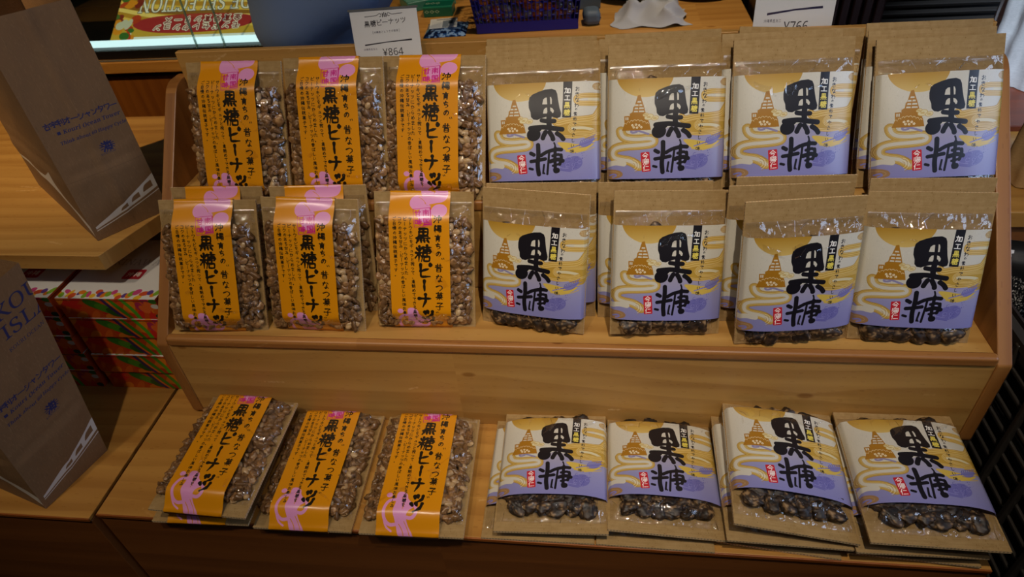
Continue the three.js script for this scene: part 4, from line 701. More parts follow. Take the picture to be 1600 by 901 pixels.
for (let i = 0; i < 5; i++) {
  giftBox(`orange and green fruit sweet box, ${nth[i]} of the stack touching the display stand`, -0.749 + [0.001, -0.001, 0, 0.002, -0.001][i], 0.0004 + i * 0.0442, -0.141 + [0, 0.002, -0.001, 0.001, 0][i], 0);
  giftBox(`orange fruit sweet box, ${nth[i]} of the stack behind the paper bag`, -0.951 + [0, 0.001, -0.001, 0, 0.002][i], 0.0004 + i * 0.0442, -0.141 + [0.001, 0, 0.002, 0, -0.001][i], 0);
}

// ------------------------------------------------------------------ the service counter behind
const CT = 0.300;   // its top
{
  const t = thing('service_counter', 'long wooden service counter with plain doors behind the stand', 'counter', [0, 0, 0]);
  const x0 = -2.4, x1 = 0.455, zf = -0.95;
  part('countertop', board(x1 - x0, 0.03, 0.75, 0.002, 'x', [0.3, 0.1]), M.counterWood, t, [(x0 + x1) / 2, CT - 0.015, zf - 0.375]);
  for (let i = 0; i < 4; i++) { const w = 0.70, x = x0 + 0.06 + w / 2 + i * (w + 0.004); const d = part('door', board(w, 0.62, 0.02, 0.002, 'y', [i * 0.2, i * 0.17]), M.door, t, [x, CT - 0.03 - 0.325, zf - 0.03]); const hx = i % 2 ? -w / 2 + 0.06 : 0.052; const hd = part('slot_handle', new RoundedBoxGeometry(0.014, 0.075, 0.006, 2, 0.003), M.black, d, [hx, 0.145, 0.0085]); if (i === 1) hd.position.x = -1.243 - x; }
  part('plinth', new THREE.BoxGeometry(x1 - x0 - 0.1, 0.31, 0.5), M.black, t, [(x0 + x1) / 2, FY + 0.155, zf - 0.32]);
  part('carcass', board(x1 - x0 - 0.02, 0.62, 0.6, 0.002, 'x'), M.door, t, [(x0 + x1) / 2, CT - 0.34, zf - 0.345]);
}
// lit glass case with an upside-down poster
const posterArt = canvasTex(1024, 640, (g, W, H) => {
  g.fillStyle = '#c9a43a'; g.fillRect(0, 0, W, H);
  for (let i = 0; i < 9; i++) curve(g, ['#e8c65a', '#b98a2a', '#f0d67a', '#8a5f22'][i % 4], 26, [[-20, 60 + i * 30], [300, 110 + i * 24], [700, 70 + i * 36], [1050, 180 + i * 26]]);
  for (let i = 0; i < 6; i++) curve(g, ['#5a3a24', '#7d5530'][i % 2], 40, [[600, 470 + i * 30], [800, 430 + i * 40], [1040, 420 + i * 46]]);
  g.fillStyle = '#8a7468'; g.fillRect(0, 300, W, 300); for (let i = 0; i < 5; i++) curve(g, '#b99a4a', 20, [[-20, 420 + i * 50], [400, 380 + i * 50], [1040, 330 + i * 60]]);
  g.fillStyle = '#f2f3f0'; g.strokeStyle = '#54606a'; g.lineWidth = 7; g.textAlign = 'center';
  g.save(); g.scale(1, 1.45); g.font = '98px serif'; g.strokeText('MONDE SELECTION', 430, 205); g.fillText('MONDE SELECTION', 430, 205);
  g.font = '64px serif'; g.strokeText('International Quality', 470, 275); g.fillText('International Quality', 470, 275); g.restore();
  poly(g, '#a52a30', [[120, 110], [300, 46], [700, 40], [860, 70], [930, 120], [800, 166], [500, 176], [220, 160]], true);
  for (const [txt, y] of [['モンドセレクション', 82], ['金賞受賞シリ―ズ', 134]]) { line(g, txt, 270, y, 46, 60, 16, '#eceae2'); line(g, txt, 270, y, 46, 60, 6, '#7a2a2a'); }
  for (let i = 0; i < 24; i++) { seed(i + 60); g.fillStyle = ['#b63a1c', '#d98c1e', '#356b2a', '#c7c9b8', '#7a1f1c'][i % 5]; g.beginPath(); g.ellipse(rnd(880, 1030), rnd(20, 360), rnd(14, 40), rnd(12, 40), rnd(0, 3), 0, 7); g.fill(); }
  g.fillStyle = '#eef6f4'; g.fillRect(0, 0, 880, 26);
});
{
  const z = -0.965, x0 = -1.78, x1 = -0.70, t = thing('glass_showcase', 'lit glass showcase on the counter holding a gold poster turned upside down', 'showcase', [0, CT, 0]);
  part('base', board(x1 - x0, 0.026, 0.44, 0.003, 'x'), M.black, t, [(x0 + x1) / 2, 0.013, z - 0.23]);
  part('base_lip', board(x1 - x0, 0.004, 0.006, 0.001, 'x'), M.grey, t, [(x0 + x1) / 2, 0.002, z + 0.004]);
  const board3 = part('poster_board', new THREE.BoxGeometry(0.50, 0.31, 0.006), [M.paper, M.paper, M.paper, M.paper, std({ map: posterArt, roughness: 0.5, emissive: 0xffffff, emissiveMap: posterArt, emissiveIntensity: 0.6 }), M.paper], t, [-1.04, 0.116, z - 0.188]); board3.rotation.set(-1.0, 0, Math.PI, 'XYZ'); board3.rotation.order = 'XYZ';
  const tube = part('light_tube', new RoundedBoxGeometry(0.80, 0.012, 0.03, 2, 0.005), std({ color: 0x222222, emissive: 0xe4fbff, emissiveIntensity: 3.2 }), t, [-1.16, 0.034, z - 0.04]); tube.name = 'light_tube';
  const l = new THREE.RectAreaLight(0xe0f6ff, 3.2, 0.80, 0.03); l.position.set(-1.16, 0.042, z - 0.04); l.rotation.x = Math.PI / 2; l.name = 'showcase_light'; t.add(l);
  for (const [a, b] of [[x0, -1.005], [-1.003, -0.925], [-0.923, x1]]) part('glass_pane', new THREE.BoxGeometry(b - a, 0.42, 0.001), M.glass, t, [(a + b) / 2, 0.236, z - 0.006]);
  for (const x of [-1.004, -0.924]) part('glass_edge', new THREE.BoxGeometry(0.003, 0.42, 0.006), phys({ color: 0x8fb0a8, roughness: 0.1, transmission: 0.6, thickness: 0.003 }), t, [x, 0.236, z - 0.006]);
  part('back_wall', board(x1 - x0, 0.46, 0.012, 0.002, 'x'), M.black, t, [(x0 + x1) / 2, 0.23, z - 0.455]);
  part('top_frame', board(x1 - x0, 0.02, 0.46, 0.003, 'x'), M.grey, t, [(x0 + x1) / 2, 0.47, z - 0.23]);
}
// blue plastic basket with wrapped sweets
{
  const W = 0.30, D = 0.21, H = 0.16, bx = -0.128, bz = -1.165, tap = 0.018;
  const t = thing('plastic_basket', 'dark blue lattice plastic basket full of wrapped sweets on the counter', 'basket', [bx, CT + 0.0005, bz], 0.045);
  const blue = std({ color: 0x141a78, roughness: 0.35 });
  part('bottom', board(W - 2 * tap, 0.006, D - 2 * tap, 0.002, 'x'), blue, t, [0, 0.003, 0]);
  const ring = (y, hh, th) => { const k = tap * (1 - y / H), w = W - 2 * k, d = D - 2 * k; return [[0, d / 2, w, th], [0, -d / 2, w, th], [w / 2, 0, th, d], [-w / 2, 0, th, d]].map(([x, z, a, b]) => new THREE.BoxGeometry(a, hh, b).translate(x, y, z)); };
  part('lower_band', mergeGeometries(ring(0.014, 0.026, 0.004)), blue, t); part('rim', mergeGeometries(ring(H, 0.014, 0.008)), blue, t);
  const bars = [], P = (f, u, y) => { const k = tap * (1 - y / H), w = W / 2 - k, d = D / 2 - k; return [[u * w, y, d], [u * w, y, -d], [w, y, u * d], [-w, y, u * d]][f]; };
  for (let f = 0; f < 4; f++) { const n = f < 2 ? 27 : 19; for (let i = 0; i <= n; i++) { const u = -1 + 2 * i / n; bars.push(bar(P(f, u, 0.02), P(f, u, H), 0.0014, 5)); for (let r = 0; r < 4; r++) if (i < n) { const y = 0.04 + r * 0.034 + (i % 2 ? 0.012 : 0); bars.push(bar(P(f, u, y), P(f, -1 + 2 * (i + 1) / n, y), 0.0015, 4)); } } }
  tag(part('lattice', mergeGeometries(bars), blue, t), null, null, null, 'stuff');
  seed(77);
  const cols = [0x8a6248, 0xa8501c, 0x8a8078, 0x5a524c, 0xc8762a].map((c) => phys({ color: c, roughness: 0.22, clearcoat: 0.6 }));
  const sweetGeo = (() => { const g = lump(2, [0.016, 0.011, 0.009], 71, 0.12, 2); g.computeVertexNormals(); const a = new THREE.ConeGeometry(0.009, 0.014, 8, 1).rotateZ(-Math.PI / 2), b = a.clone().rotateZ(Math.PI); a.translate(-0.02, 0, 0).scale(1, 1, 0.5); b.translate(0.02, 0, 0).scale(1, 1, 0.5); a.deleteAttribute('uv'); b.deleteAttribute('uv'); return mergeGeometries([g.toNonIndexed(), a.toNonIndexed(), b.toNonIndexed()]); })();
  const c = Math.cos(0.045), s = Math.sin(0.045);
  for (let j = 0; j < 6; j++) for (let i = 0; i < 9; i++) for (let k = 0; k < (j === 5 ? 4 : 1); k++) {
    const lx = lerp(-0.105, 0.105, i / 8) * (1 + j * 0.02), lz = k === 0 ? 0.068 + j * 0.002 : 0.068 - k * 0.042, y = 0.018 + j * 0.021;
    const o = tag(part('wrapped_sweet', sweetGeo, cols[Math.floor(rnd(0, 4.99))]), 'small brown wrapped sweet inside the dark blue lattice basket', 'sweet', 'wrapped sweets in the blue basket');
    o.position.set(bx + c * lx + s * lz, CT + y + rnd(-0.002, 0.002), bz - s * lx + c * lz); o.rotation.set(rnd(-0.4, 0.4), rnd(-0.5, 0.5), rnd(-0.5, 0.5));
  }
}
// small packets, cloth, bowls, grey box
{
  const g1 = thing('green_packet', 'flat green carton with a row of small diamonds', 'packet', [-0.398, CT + 0.0005, -1.262], 0.05);
  const gt = canvasTex(256, 128, (g, W, H) => { g.fillStyle = '#0c5a48'; g.fillRect(0, 0, W, H); for (let i = 0; i < 3; i++) { g.save(); g.translate(30 + i * 46, 64); g.rotate(0.785); g.strokeStyle = '#9fb8a4'; g.lineWidth = 5; g.strokeRect(-12, -12, 24, 24); g.restore(); } g.fillStyle = '#12806a'; g.fillRect(0, 0, W, 20); });
  part('carton', new RoundedBoxGeometry(0.085, 0.03, 0.06, 2, 0.002), std({ map: gt, roughness: 0.35 }), g1, [0, 0.015, 0]);
  const g2 = thing('teal_packet', 'teal carton lying behind the small green one', 'packet', [-0.455, CT + 0.0005, -1.36], 0.5); part('carton', new RoundedBoxGeometry(0.15, 0.028, 0.10, 2, 0.003), std({ color: 0x3f8077, roughness: 0.3 }), g2, [0, 0.014, 0]); part('flap', new THREE.BoxGeometry(0.148, 0.001, 0.03), std({ color: 0x6aa398, roughness: 0.3 }), g2, [0, 0.0287, 0.03]);
  const g3 = thing('blue_pouch', 'shiny blue packet with a white printed card on it', 'packet', [-0.35, CT + 0.001, -1.115], 0.08);
  const bt = dataTex(128, 128, (u, v, x, y) => { const n = fbm(u * 14, v * 14, 5, 3); return n > 0.12 ? [140, 170, 205] : n > -0.08 ? [44, 84, 140] : [22, 34, 66]; });
  part('pouch', grid(24, 24, (u, v) => [(u - 0.5) * 0.115, 0.012 * bulge(2 * u - 1, 3) * bulge(2 * v - 1, 3) + 0.0012 * fbm(u * 9, v * 9, 3) * Math.min(1, 6 * Math.min(u, 1 - u, v, 1 - v)), (0.5 - v) * 0.12]), phys({ map: bt, roughness: 0.2, clearcoat: 0.7, side: THREE.DoubleSide }), g3);
  const ct = canvasTex(256, 256, (g, W, H) => { g.fillStyle = '#cfd2d2'; g.fillRect(0, 0, W, H); g.fillStyle = '#22262a'; g.fillRect(60, 24, 170, 18); for (let i = 0; i < 10; i++) { g.fillStyle = '#9aa0a4'; g.fillRect(16, 70 + i * 17, 90, 4); } g.fillStyle = '#77828c'; g.fillRect(120, 66, 56, 180); g.fillStyle = '#3f4a55'; g.fillRect(176, 66, 40, 90); });
  part('printed_card', new THREE.BoxGeometry(0.075, 0.001, 0.07), std({ map: ct, roughness: 0.4 }), g3, [-0.008, 0.0145, -0.012], [0.05, 0.05, 0]);
  const cl = grid(60, 44, (u, v) => {
    const x = (u - 0.5) * 0.20, z = (0.5 - v) * 0.15, r = Math.hypot(x / 0.10, z / 0.078), hump = 0.036 * Math.exp(-Math.pow((x - 0.005) / 0.05, 2) - Math.pow((z + 0.02) / 0.045, 2)) + 0.026 * Math.exp(-Math.pow((x + 0.055) / 0.02, 2) - Math.pow((z + 0.005) / 0.045, 2)) + 0.02 * Math.exp(-Math.pow((x - 0.06) / 0.03, 2));
    const f = 0.5 + 0.5 * noise2(x * 26 + z * 14, z * 22, 4), fold = 0.026 * Math.pow(1 - Math.abs(noise2(x * 16 + z * 20, z * 12 - x * 9, 7)), 5);
    return [x * (1 - 0.12 * f) + 0.014 * noise2(v * 4, 3, 9), Math.max(0.0012, (hump + fold * 0.9 + 0.006 * f) * ss(1.28, 0.75, r) + 0.0012), z * (1 - 0.2 * f) + 0.014 * noise2(u * 5, 1, 3)];
  });
  tag(part('cleaning_cloth', cl, std({ color: 0xa9a9ad, roughness: 0.95, side: THREE.DoubleSide }), scene, [0.205, CT, -1.13]), 'crumpled white cloth lying on the wooden counter', 'cloth');
  const bowlPts = [[0, 0.004], [0.035, 0.004], [0.04, 0], [0.046, 0.003], [0.085, 0.03], [0.1, 0.05], [0.097, 0.052], [0.08, 0.034], [0.04, 0.012], [0, 0.010]].map((p) => new THREE.Vector2(...p));
  for (const [x, lab, food, z] of [[0.155, 'dark round bowl with an orange-red filling behind the cloth', 0x8a2c0c, -1.345], [0.355, 'dark round bowl beside the dark cabinet end of the counter', 0x3a1c10, -1.345]]) { const b = thing('serving_bowl', lab, 'bowl', [x, CT, z]); part('bowl', new THREE.LatheGeometry(bowlPts, 40), std({ color: 0x120d0b, roughness: 0.3 }), b); part('filling', new THREE.CylinderGeometry(0.086, 0.07, 0.014, 32), std({ color: food, roughness: 0.5 }), b, [0, 0.035, 0]); }
  const gb = thing('grey_box', 'small dark grey-blue box standing between basket and bowl', 'box', [0.036, CT + 0.0005, -1.275], 0.05); part('carton', new RoundedBoxGeometry(0.062, 0.06, 0.06, 2, 0.003), std({ color: 0x44525c, roughness: 0.5 }), gb, [0, 0.03, 0]); part('lid', new RoundedBoxGeometry(0.064, 0.014, 0.062, 2, 0.002), std({ color: 0x3a474f, roughness: 0.5 }), gb, [0, 0.066, 0]);
  const tr = thing('grey_pouch', 'grey-blue soft pouch leaning at the corner of the blue basket', 'pouch', [0.045, CT + 0.001, -1.125], 0.1); part('pouch', new RoundedBoxGeometry(0.045, 0.038, 0.06, 4, 0.014), std({ color: 0x4d5a66, roughness: 0.6 }), tr, [0, 0.019, 0]); part('seam', new THREE.BoxGeometry(0.046, 0.002, 0.05), std({ color: 0x2f3941, roughness: 0.6 }), tr, [0, 0.019, 0]);
}
// dark cabinet, vent and post
{
  const t = thing('dark_cabinet', 'dark maroon slatted cabinet at the end of the counter', 'cabinet', [0.60, FY, -1.12]);
  part('carcass', board(0.26, 1.5, 0.26, 0.003, 'y'), M.maroon, t, [0, 0.75, 0]);
  for (let i = 0; i < 10; i++) part('slat', new RoundedBoxGeometry(0.018, 1.46, 0.012, 2, 0.003), M.maroon, t, [-0.115 + i * 0.0255, 0.75, 0.136]);
  const v = thing('vent_cabinet', 'black cabinet with fine horizontal vent slats behind the sugar packs', 'cabinet', [0.90, FY, -1.15]);
  part('carcass', board(0.32, 1.5, 0.2, 0.003, 'y'), M.black, v, [0, 0.75, 0]);
  for (let i = 0; i < 26; i++) part('slat', new RoundedBoxGeometry(0.31, 0.009, 0.014, 2, 0.002), M.darkPlastic, v, [0, 0.9 + i * 0.02, 0.105], [0.5, 0, 0]);
  const p = thing('metal_post', 'grey metal post beside the black vent cabinet', 'post', [1.085, FY, -1.06]); part('shaft', new RoundedBoxGeometry(0.035, 1.6, 0.035, 2, 0.004), std({ color: 0x77777a, roughness: 0.35, metalness: 0.6 }), p, [0, 0.8, 0]); part('foot', new THREE.BoxGeometry(0.09, 0.012, 0.09), M.grey, p, [0, 0.006, 0]);
}
// crate, packages and bags at the other side
{
  const t = thing('wire_crate', 'black slatted crate standing against the end of the display table', 'crate', [0, 0, 0]);
  const x = 0.68, z0 = -0.26, z1 = 0.62, yb = FY, yt = 0.17, D = 0.5;
  const slat = new RoundedBoxGeometry(0.005, 0.007, z1 - z0, 2, 0.002), vert = new RoundedBoxGeometry(0.010, yt - yb, 0.010, 2, 0.003);
  for (let y = yb + 0.03; y < yt - 0.02; y += 0.029) part('slat', slat, M.darkPlastic, t, [x, y, (z0 + z1) / 2]);
  for (let z = z0 + 0.01; z < z1; z += 0.0675) part('upright', vert, M.darkPlastic, t, [x - 0.004, (yb + yt) / 2, z]);
  part('inner_wall', new THREE.BoxGeometry(0.004, yt - yb, z1 - z0), std({ color: 0x20140e, roughness: 0.8 }), t, [x + 0.022, (yb + yt) / 2, (z0 + z1) / 2]);
  part('far_wall', new THREE.BoxGeometry(0.006, yt - yb, z1 - z0), M.darkPlastic, t, [x + D, (yb + yt) / 2, (z0 + z1) / 2]);
  for (const z of [z0, z1]) part('end_wall', new THREE.BoxGeometry(D, yt - yb, 0.006), M.darkPlastic, t, [x + D / 2, (yb + yt) / 2, z]);
  part('tray_floor', new THREE.BoxGeometry(D - 0.02, 0.006, z1 - z0 - 0.01), M.darkPlastic, t, [x + D / 2, 0.03, (z0 + z1) / 2]);
  part('rim', mergeGeometries([[x, 0, 0.014, z1 - z0], [x + D, 0, 0.014, z1 - z0]].map(([a, b, c, d]) => new THREE.BoxGeometry(c, 0.014, d).translate(a, yt, (z0 + z1) / 2)).concat([z0, z1].map((z) => new THREE.BoxGeometry(D, 0.014, 0.014).translate(x + D / 2, yt, z)))), M.darkPlastic, t);
}
{
  const tex = canvasTex(256, 384, (g, W, H) => { g.fillStyle = '#191919'; g.fillRect(0, 0, W, H); seed(5); for (let i = 0; i < 1500; i++) { g.fillStyle = ['#c9c4ba', '#6a655e', '#3c3833', '#9a948a'][i % 4]; g.beginPath(); g.ellipse(rnd(0, W), rnd(110, H), rnd(1, 4), rnd(1, 3), rnd(0, 3), 0, 7); g.fill(); } g.fillStyle = '#e9ecef'; g.font = 'bold 110px sans-serif'; g.fillText('g', 20, 90); g.fillText('o', 10, 230); });
  const mat = phys({ map: tex, roughness: 0.25, clearcoat: 0.5, side: THREE.DoubleSide });
  ['nearest the wooden end panel', 'second in the crate'].forEach((w, i) => { const t = thing('speckled_pouch', 'black speckled pouch with white letters, ' + w, 'pouch', [0.752 + i * 0.03, 0.0335, -0.19 + i * 0.09], -0.35); t.rotation.x = -0.22; for (const s of [1, -1]) part(s > 0 ? 'front_sheet' : 'back_sheet', grid(16, 20, (u, v) => [(u - 0.5) * 0.09 * s, v * 0.19, s * (0.0008 + 0.018 * bulge(2 * u - 1, 3) * ss(0, 0.15, v) * (1 - ss(0.75, 1, v)))]), mat, t); part('top_seal', new THREE.BoxGeometry(0.09, 0.012, 0.0014), M.darkPlastic, t, [0, 0.184, 0]); });
  const st = thing('side_counter', 'pale wooden counter beyond the crate carrying paper bags', 'counter', [0, 0, 0]);
  part('countertop', board(0.9, 0.03, 0.58, 0.002, 'x'), M.topWood, st, [1.17, 0.235, -0.56]); part('rear_board', board(0.9, 0.012, 0.3, 0.002, 'x', [0.2, 0.2]), std({ map: brownTex, color: 0xd8a090, roughness: 0.4 }), st, [1.17, 0.256, -0.70]); part('front_panel', board(0.88, 0.88, 0.02, 0.002, 'x'), M.brown, st, [1.17, -0.22, -0.29]); part('end_panel', board(0.02, 0.88, 0.54, 0.002, 'z'), M.brown, st, [0.735, -0.22, -0.57]);
  const tan = std({ map: kraftTex(61, [196, 160, 108]), roughness: 0.7, side: THREE.DoubleSide }), pale = std({ map: kraftTex(63, [214, 214, 210]), roughness: 0.6, side: THREE.DoubleSide });
  const sack = (label, x, y, z, w, h, d, m, s) => { const t = thing('food_bag', label, 'bag', [x, y, z], s * 0.4); part('bag_body', grid(48, 24, (u, v) => { const a = u * Math.PI * 2, k = 1 - 0.25 * ss(0.6, 1, v), c = Math.cos(a), q = Math.sin(a), e = Math.pow(Math.abs(c) ** 4 + Math.abs(q) ** 4, -0.25), pl = 1 + 0.07 * Math.sin(a * 11 + s) * (1 - v * 0.6) + 0.05 * fbm(u * 12, v * 6, s); return [c * e * w / 2 * k * pl, v * h, q * e * d / 2 * k * pl * (1 - 0.5 * ss(0.5, 1, v))]; }), m, t); part('folded_top', new RoundedBoxGeometry(w * 0.72, 0.012, 0.014, 2, 0.004), m, t, [0, h, 0]); };
  sack('pale bluish white paper sack standing on the reddish board', 1.0, 0.263, -0.80, 0.22, 0.34, 0.15, pale, 1);
  sack('tan pleated paper bag on the side counter above the crate', 0.822, 0.2515, -0.38, 0.12, 0.17, 0.1, tan, 2);
}

// ------------------------------------------------------------------ the person behind the stand
const smin = (a, b, k) => { const h = clamp(0.5 + 0.5 * (b - a) / k, 0, 1); return lerp(b, a, h) - k * h * (1 - h); };
function capsule(p, a, b, ra, rb) {   // tapered capsule
  const bx = b[0] - a[0], by = b[1] - a[1], bz = b[2] - a[2], px = p[0] - a[0], py = p[1] - a[1], pz = p[2] - a[2], t = clamp((px * bx + py * by + pz * bz) / (bx * bx + by * by + bz * bz + 1e-9), 0, 1);
  return Math.hypot(px - bx * t, py - by * t, pz - bz * t) - lerp(ra, rb, t);
}
const bones = (list, k) => (p) => { let d = 9; for (const [a, b, ra, rb] of list) d = smin(d, capsule(p, a, b, ra, rb), k); return d; };
const ellipsoid = (p, c, r) => { const x = (p[0] - c[0]) / r[0], y = (p[1] - c[1]) / r[1], z = (p[2] - c[2]) / r[2], k = Math.hypot(x, y, z); return (k - 1) * Math.min(...r); };
function sdfMesh(f, c, half, res) {
  const mc = new MarchingCubes(res, M.paper, false, false, 260000); mc.isolation = 0;
  const h = res / 2;
  for (let k = 0; k < res; k++) for (let j = 0; j < res; j++) for (let i = 0; i < res; i++) mc.field[i + j * res + k * res * res] = -f([c[0] + half * (i - h) / h, c[1] + half * (j - h) / h, c[2] + half * (k - h) / h]);
  mc.update();
  const n = mc.count, p = new Float32Array(n * 3);
  for (let i = 0; i < n; i++) for (let q = 0; q < 3; q++) p[i * 3 + q] = mc.positionArray[i * 3 + q] * half + c[q];
  let g = new THREE.BufferGeometry(); g.setAttribute('position', new THREE.BufferAttribute(p, 3)); g = mergeVertices(g, half / res * 0.02); g.computeVertexNormals();
  return g;
}
{
  const t = thing('person', 'person in a loose blue-grey tunic standing between the stand and the counter', 'person', [-0.50, FY, -0.72], -0.12);
  const skin = phys({ color: 0x9a6a4c, roughness: 0.55 }), cloth = std({ color: 0x60718f, roughness: 0.9 }), dark = std({ color: 0x1e2026, roughness: 0.85 }), hairM = std({ color: 0x120d0b, roughness: 0.5 });
  const arm = (s) => s > 0 ? [[-0.01, 1.335, 0.165], [0.01, 1.17, 0.19], [0.21, 1.25, 0.14]] : [[-0.01, 1.335, -0.165], [0.01, 1.16, -0.195], [0.19, 1.27, -0.12]];
  const A = arm(1), B = arm(-1);
  const trunk = [[[0, 1.29, -0.12], [0, 1.29, 0.12], 0.085, 0.085], [[0.01, 1.2, -0.07], [0.01, 1.2, 0.07], 0.105, 0.105], [[0, 1.04, -0.05], [0, 1.04, 0.05], 0.098, 0.098], [[-0.01, 0.92, -0.07], [-0.01, 0.92, 0.07], 0.108, 0.108], [[-0.01, 1.33, 0], [0.015, 1.43, 0], 0.06, 0.05]];
  const legs = [1, -1].flatMap((s) => [[[-0.01, 0.88, s * 0.085], [0.015, 0.46, s * 0.09], 0.085, 0.055], [[0.015, 0.46, s * 0.09], [-0.015, 0.085, s * 0.092], 0.055, 0.036], [[-0.03, 0.045, s * 0.092], [0.15, 0.03, s * 0.10], 0.036, 0.028]]);
  const arms = [A, B].flatMap((q) => [[q[0], q[1], 0.047, 0.039], [q[1], q[2], 0.038, 0.026]]);
  const bodyF = bones([...trunk, ...legs, ...arms], 0.03);
  // the head has its own fine grid: skull, jaw, nose, lips, ears
  const hc = [0.03, 1.525, 0];
  const headF = (p) => {
    const q = [p[0], p[1], Math.abs(p[2])];
    let d = ellipsoid(p, [hc[0] - 0.012, hc[1] + 0.025, 0], [0.095, 0.092, 0.077]);
    d = smin(d, ellipsoid(p, [hc[0] + 0.026, hc[1] - 0.045, 0], [0.066, 0.068, 0.056]), 0.03);
    d = smin(d, capsule(p, [hc[0] + 0.086, hc[1] + 0.012, 0], [hc[0] + 0.104, hc[1] - 0.025, 0], 0.007, 0.012), 0.012);
    d = smin(d, capsule(q, [hc[0] + 0.078, hc[1] - 0.052, 0], [hc[0] + 0.072, hc[1] - 0.054, 0.018], 0.0075, 0.005), 0.008);
    d = smin(d, capsule(q, [hc[0] + 0.07, hc[1] - 0.065, 0], [hc[0] + 0.068, hc[1] - 0.064, 0.014], 0.008, 0.005), 0.008);
    d = -smin(-d, ellipsoid(q, [hc[0] + 0.094, hc[1] + 0.008, 0.030], [0.014, 0.010, 0.016]), 0.010);
    d = smin(d, ellipsoid(q, [hc[0] + 0.074, hc[1] + 0.004, 0.030], [0.013, 0.011, 0.013]), 0.004);
    d = smin(d, ellipsoid(q, [hc[0] - 0.012, hc[1] - 0.012, 0.078], [0.018, 0.031, 0.008]), 0.006);
    return smin(d, capsule(p, [-0.01, 1.36, 0], [0.012, 1.45, 0], 0.054, 0.05), 0.03);
  };
  // hands: a palm, four fingers of their own length and a thumb from the palm's side
  const hand = (wr, dir, side) => {
    const D = new THREE.Vector3(...dir).normalize(), S = new THREE.Vector3(0, 0, side).addScaledVector(D, -D.z * side).normalize(), U = new THREE.Vector3().crossVectors(D, S), at = (a, b, c) => [wr[0] + D.x * a + S.x * b + U.x * c, wr[1] + D.y * a + S.y * b + U.y * c, wr[2] + D.z * a + S.z * b + U.z * c];
    const L = [];
    for (const b of [-0.027, -0.009, 0.009, 0.027]) L.push([at(0.005, b * 0.5, 0), at(0.082, b, 0), 0.017, 0.0115]);
    [[-0.029, 0.058], [-0.010, 0.074], [0.010, 0.078], [0.029, 0.066]].forEach(([b, l]) => { L.push([at(0.08, b, 0), at(0.08 + l * 0.5, b * 1.12, -0.008 * side), 0.0092, 0.0085], [at(0.08 + l * 0.5, b * 1.12, -0.008 * side), at(0.08 + l * 0.92, b * 1.1, -0.028 * side), 0.0085, 0.0068]); });
    L.push([at(0.022, 0.024, -0.004), at(0.06, 0.050, -0.014 * side), 0.0135, 0.0105], [at(0.06, 0.050, -0.014 * side), at(0.092, 0.056, -0.022 * side), 0.0105, 0.0078]);
    return L;
  };
  const hA = hand(A[2], [0.82, 0.42, -0.2], 1), hB = hand(B[2], [0.85, 0.25, 0.3], -1);
  const handMesh = (L, q, w) => sdfMesh(bones([...L, [q, w, 0.037, 0.026]], 0.006), [w[0] + 0.07, w[1] + 0.025, w[2]], 0.14, 92);
  const strip = (g) => { g.deleteAttribute('uv'); return g.toNonIndexed(); };
  const body = mergeGeometries([sdfMesh(bodyF, [0.03, 0.76, 0], 0.78, 112), sdfMesh(headF, [0.03, 1.5, 0], 0.17, 112), handMesh(hA, A[1], A[2]), handMesh(hB, B[1], B[2])].map(strip));
  part('body', body, skin, t);
  // clothes follow the body
  const tunicF = (p) => {
    let d = bones([...trunk.slice(0, 4).map(([a, b, ra, rb]) => [a, b, ra + 0.014, rb + 0.014]), [[-0.005, 0.92, -0.075], [-0.005, 0.80, -0.08], 0.13, 0.14], [[-0.005, 0.92, 0.075], [-0.005, 0.80, 0.08], 0.13, 0.14], [A[0], A[1], 0.064, 0.062], [A[1], [lerp(A[1][0], A[2][0], 0.62), lerp(A[1][1], A[2][1], 0.62), lerp(A[1][2], A[2][2], 0.62)], 0.06, 0.052], [B[0], B[1], 0.064, 0.062], [B[1], [lerp(B[1][0], B[2][0], 0.62), lerp(B[1][1], B[2][1], 0.62), lerp(B[1][2], B[2][2], 0.62)], 0.06, 0.052]], 0.035)(p);
    d += 0.006 * noise3(p[0] * 9 + p[1] * 5, p[1] * 9 - p[2] * 4, p[2] * 11, 4) + 0.004 * Math.sin(p[1] * 26 + p[2] * 18 + 3 * noise3(p[0] * 6, p[1] * 6, p[2] * 6, 8)) * ss(1.3, 1.1, p[1]);
    d = Math.max(d, 0.80 - p[1]); return Math.max(d, p[1] - (1.395 - 0.3 * Math.abs(p[0] - 0.0) * 0));
  };
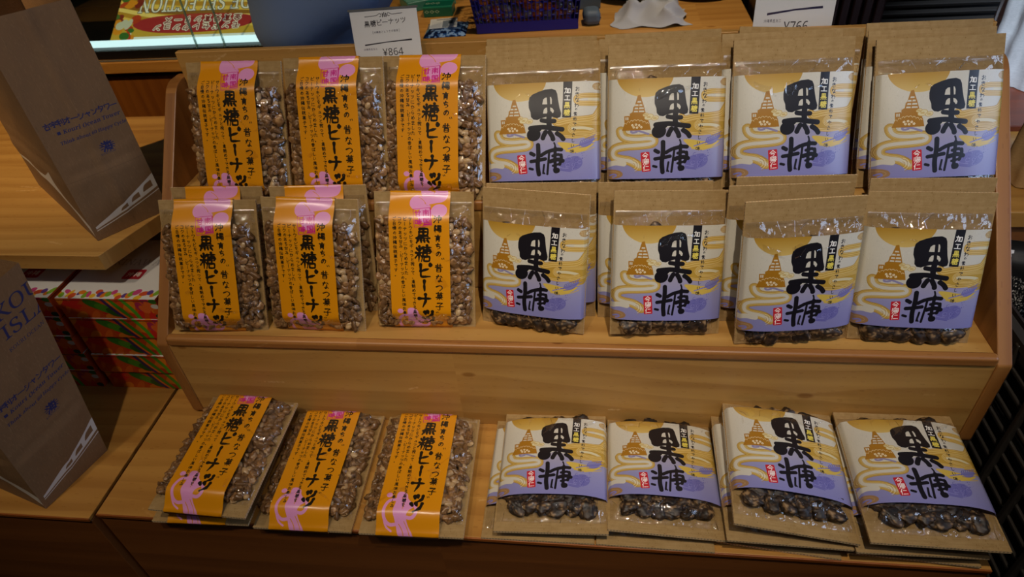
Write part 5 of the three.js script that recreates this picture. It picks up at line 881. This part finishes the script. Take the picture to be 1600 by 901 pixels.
  part('tunic', sdfMesh((p) => Math.max(tunicF(p), -(Math.hypot(p[0] - 0.012, (p[1] - 1.43) * 0.9, p[2]) - 0.072)), [0.03, 1.1, 0], 0.36, 96), cloth, t);
  part('trousers', sdfMesh((p) => Math.max(bones([...[1, -1].flatMap((s) => [[[-0.01, 0.88, s * 0.085], [0.012, 0.46, s * 0.092], 0.1, 0.072], [[0.012, 0.46, s * 0.092], [-0.012, 0.075, s * 0.094], 0.072, 0.064]]), [[-0.01, 0.93, -0.07], [-0.01, 0.93, 0.07], 0.115, 0.115]], 0.03)(p), p[1] - 1.0, 0.07 - p[1]), [0, 0.54, 0], 0.52, 92), dark, t);
  for (const s of [1, -1]) part('shoe', sdfMesh((p) => Math.max(bones([[[-0.045, 0.045, s * 0.092], [0.155, 0.032, s * 0.102], 0.044, 0.036], [[-0.03, 0.05, s * 0.092], [-0.025, 0.085, s * 0.092], 0.042, 0.04]], 0.02)(p), 0.001 - p[1], p[1] - 0.1), [0.05, 0.06, s * 0.095], 0.17, 48), hairM, t);
  part('hair', sdfMesh((p) => { let d = ellipsoid(p, [hc[0] - 0.022, hc[1] + 0.03, 0], [0.102, 0.100, 0.088]); d = smin(d, ellipsoid(p, [hc[0] - 0.085, hc[1] - 0.02, 0], [0.04, 0.06, 0.05]), 0.03); d += 0.0025 * Math.sin(p[1] * 160 + p[2] * 120); const face = Math.max(hc[0] + 0.028 - p[0] + Math.max(0, p[1] - hc[1] - 0.055) * 1.6, -9); return Math.max(d, -face); }, [0.01, 1.53, 0], 0.16, 72), hairM, t);
  for (const s of [1, -1]) { const e = part('eye', new THREE.SphereGeometry(0.0115, 16, 12), std({ color: 0xd8d2c8, roughness: 0.2 }), t, [hc[0] + 0.0765, hc[1] + 0.005, s * 0.030]); part('iris', new THREE.SphereGeometry(0.0055, 12, 8), std({ color: 0x1c100a, roughness: 0.2 }), e, [0.0072, 0, 0]); part('eyebrow', new RoundedBoxGeometry(0.005, 0.005, 0.026, 2, 0.002), hairM, t, [hc[0] + 0.083, hc[1] + 0.027, s * 0.03]); }
}
renderer.render(scene, camera);
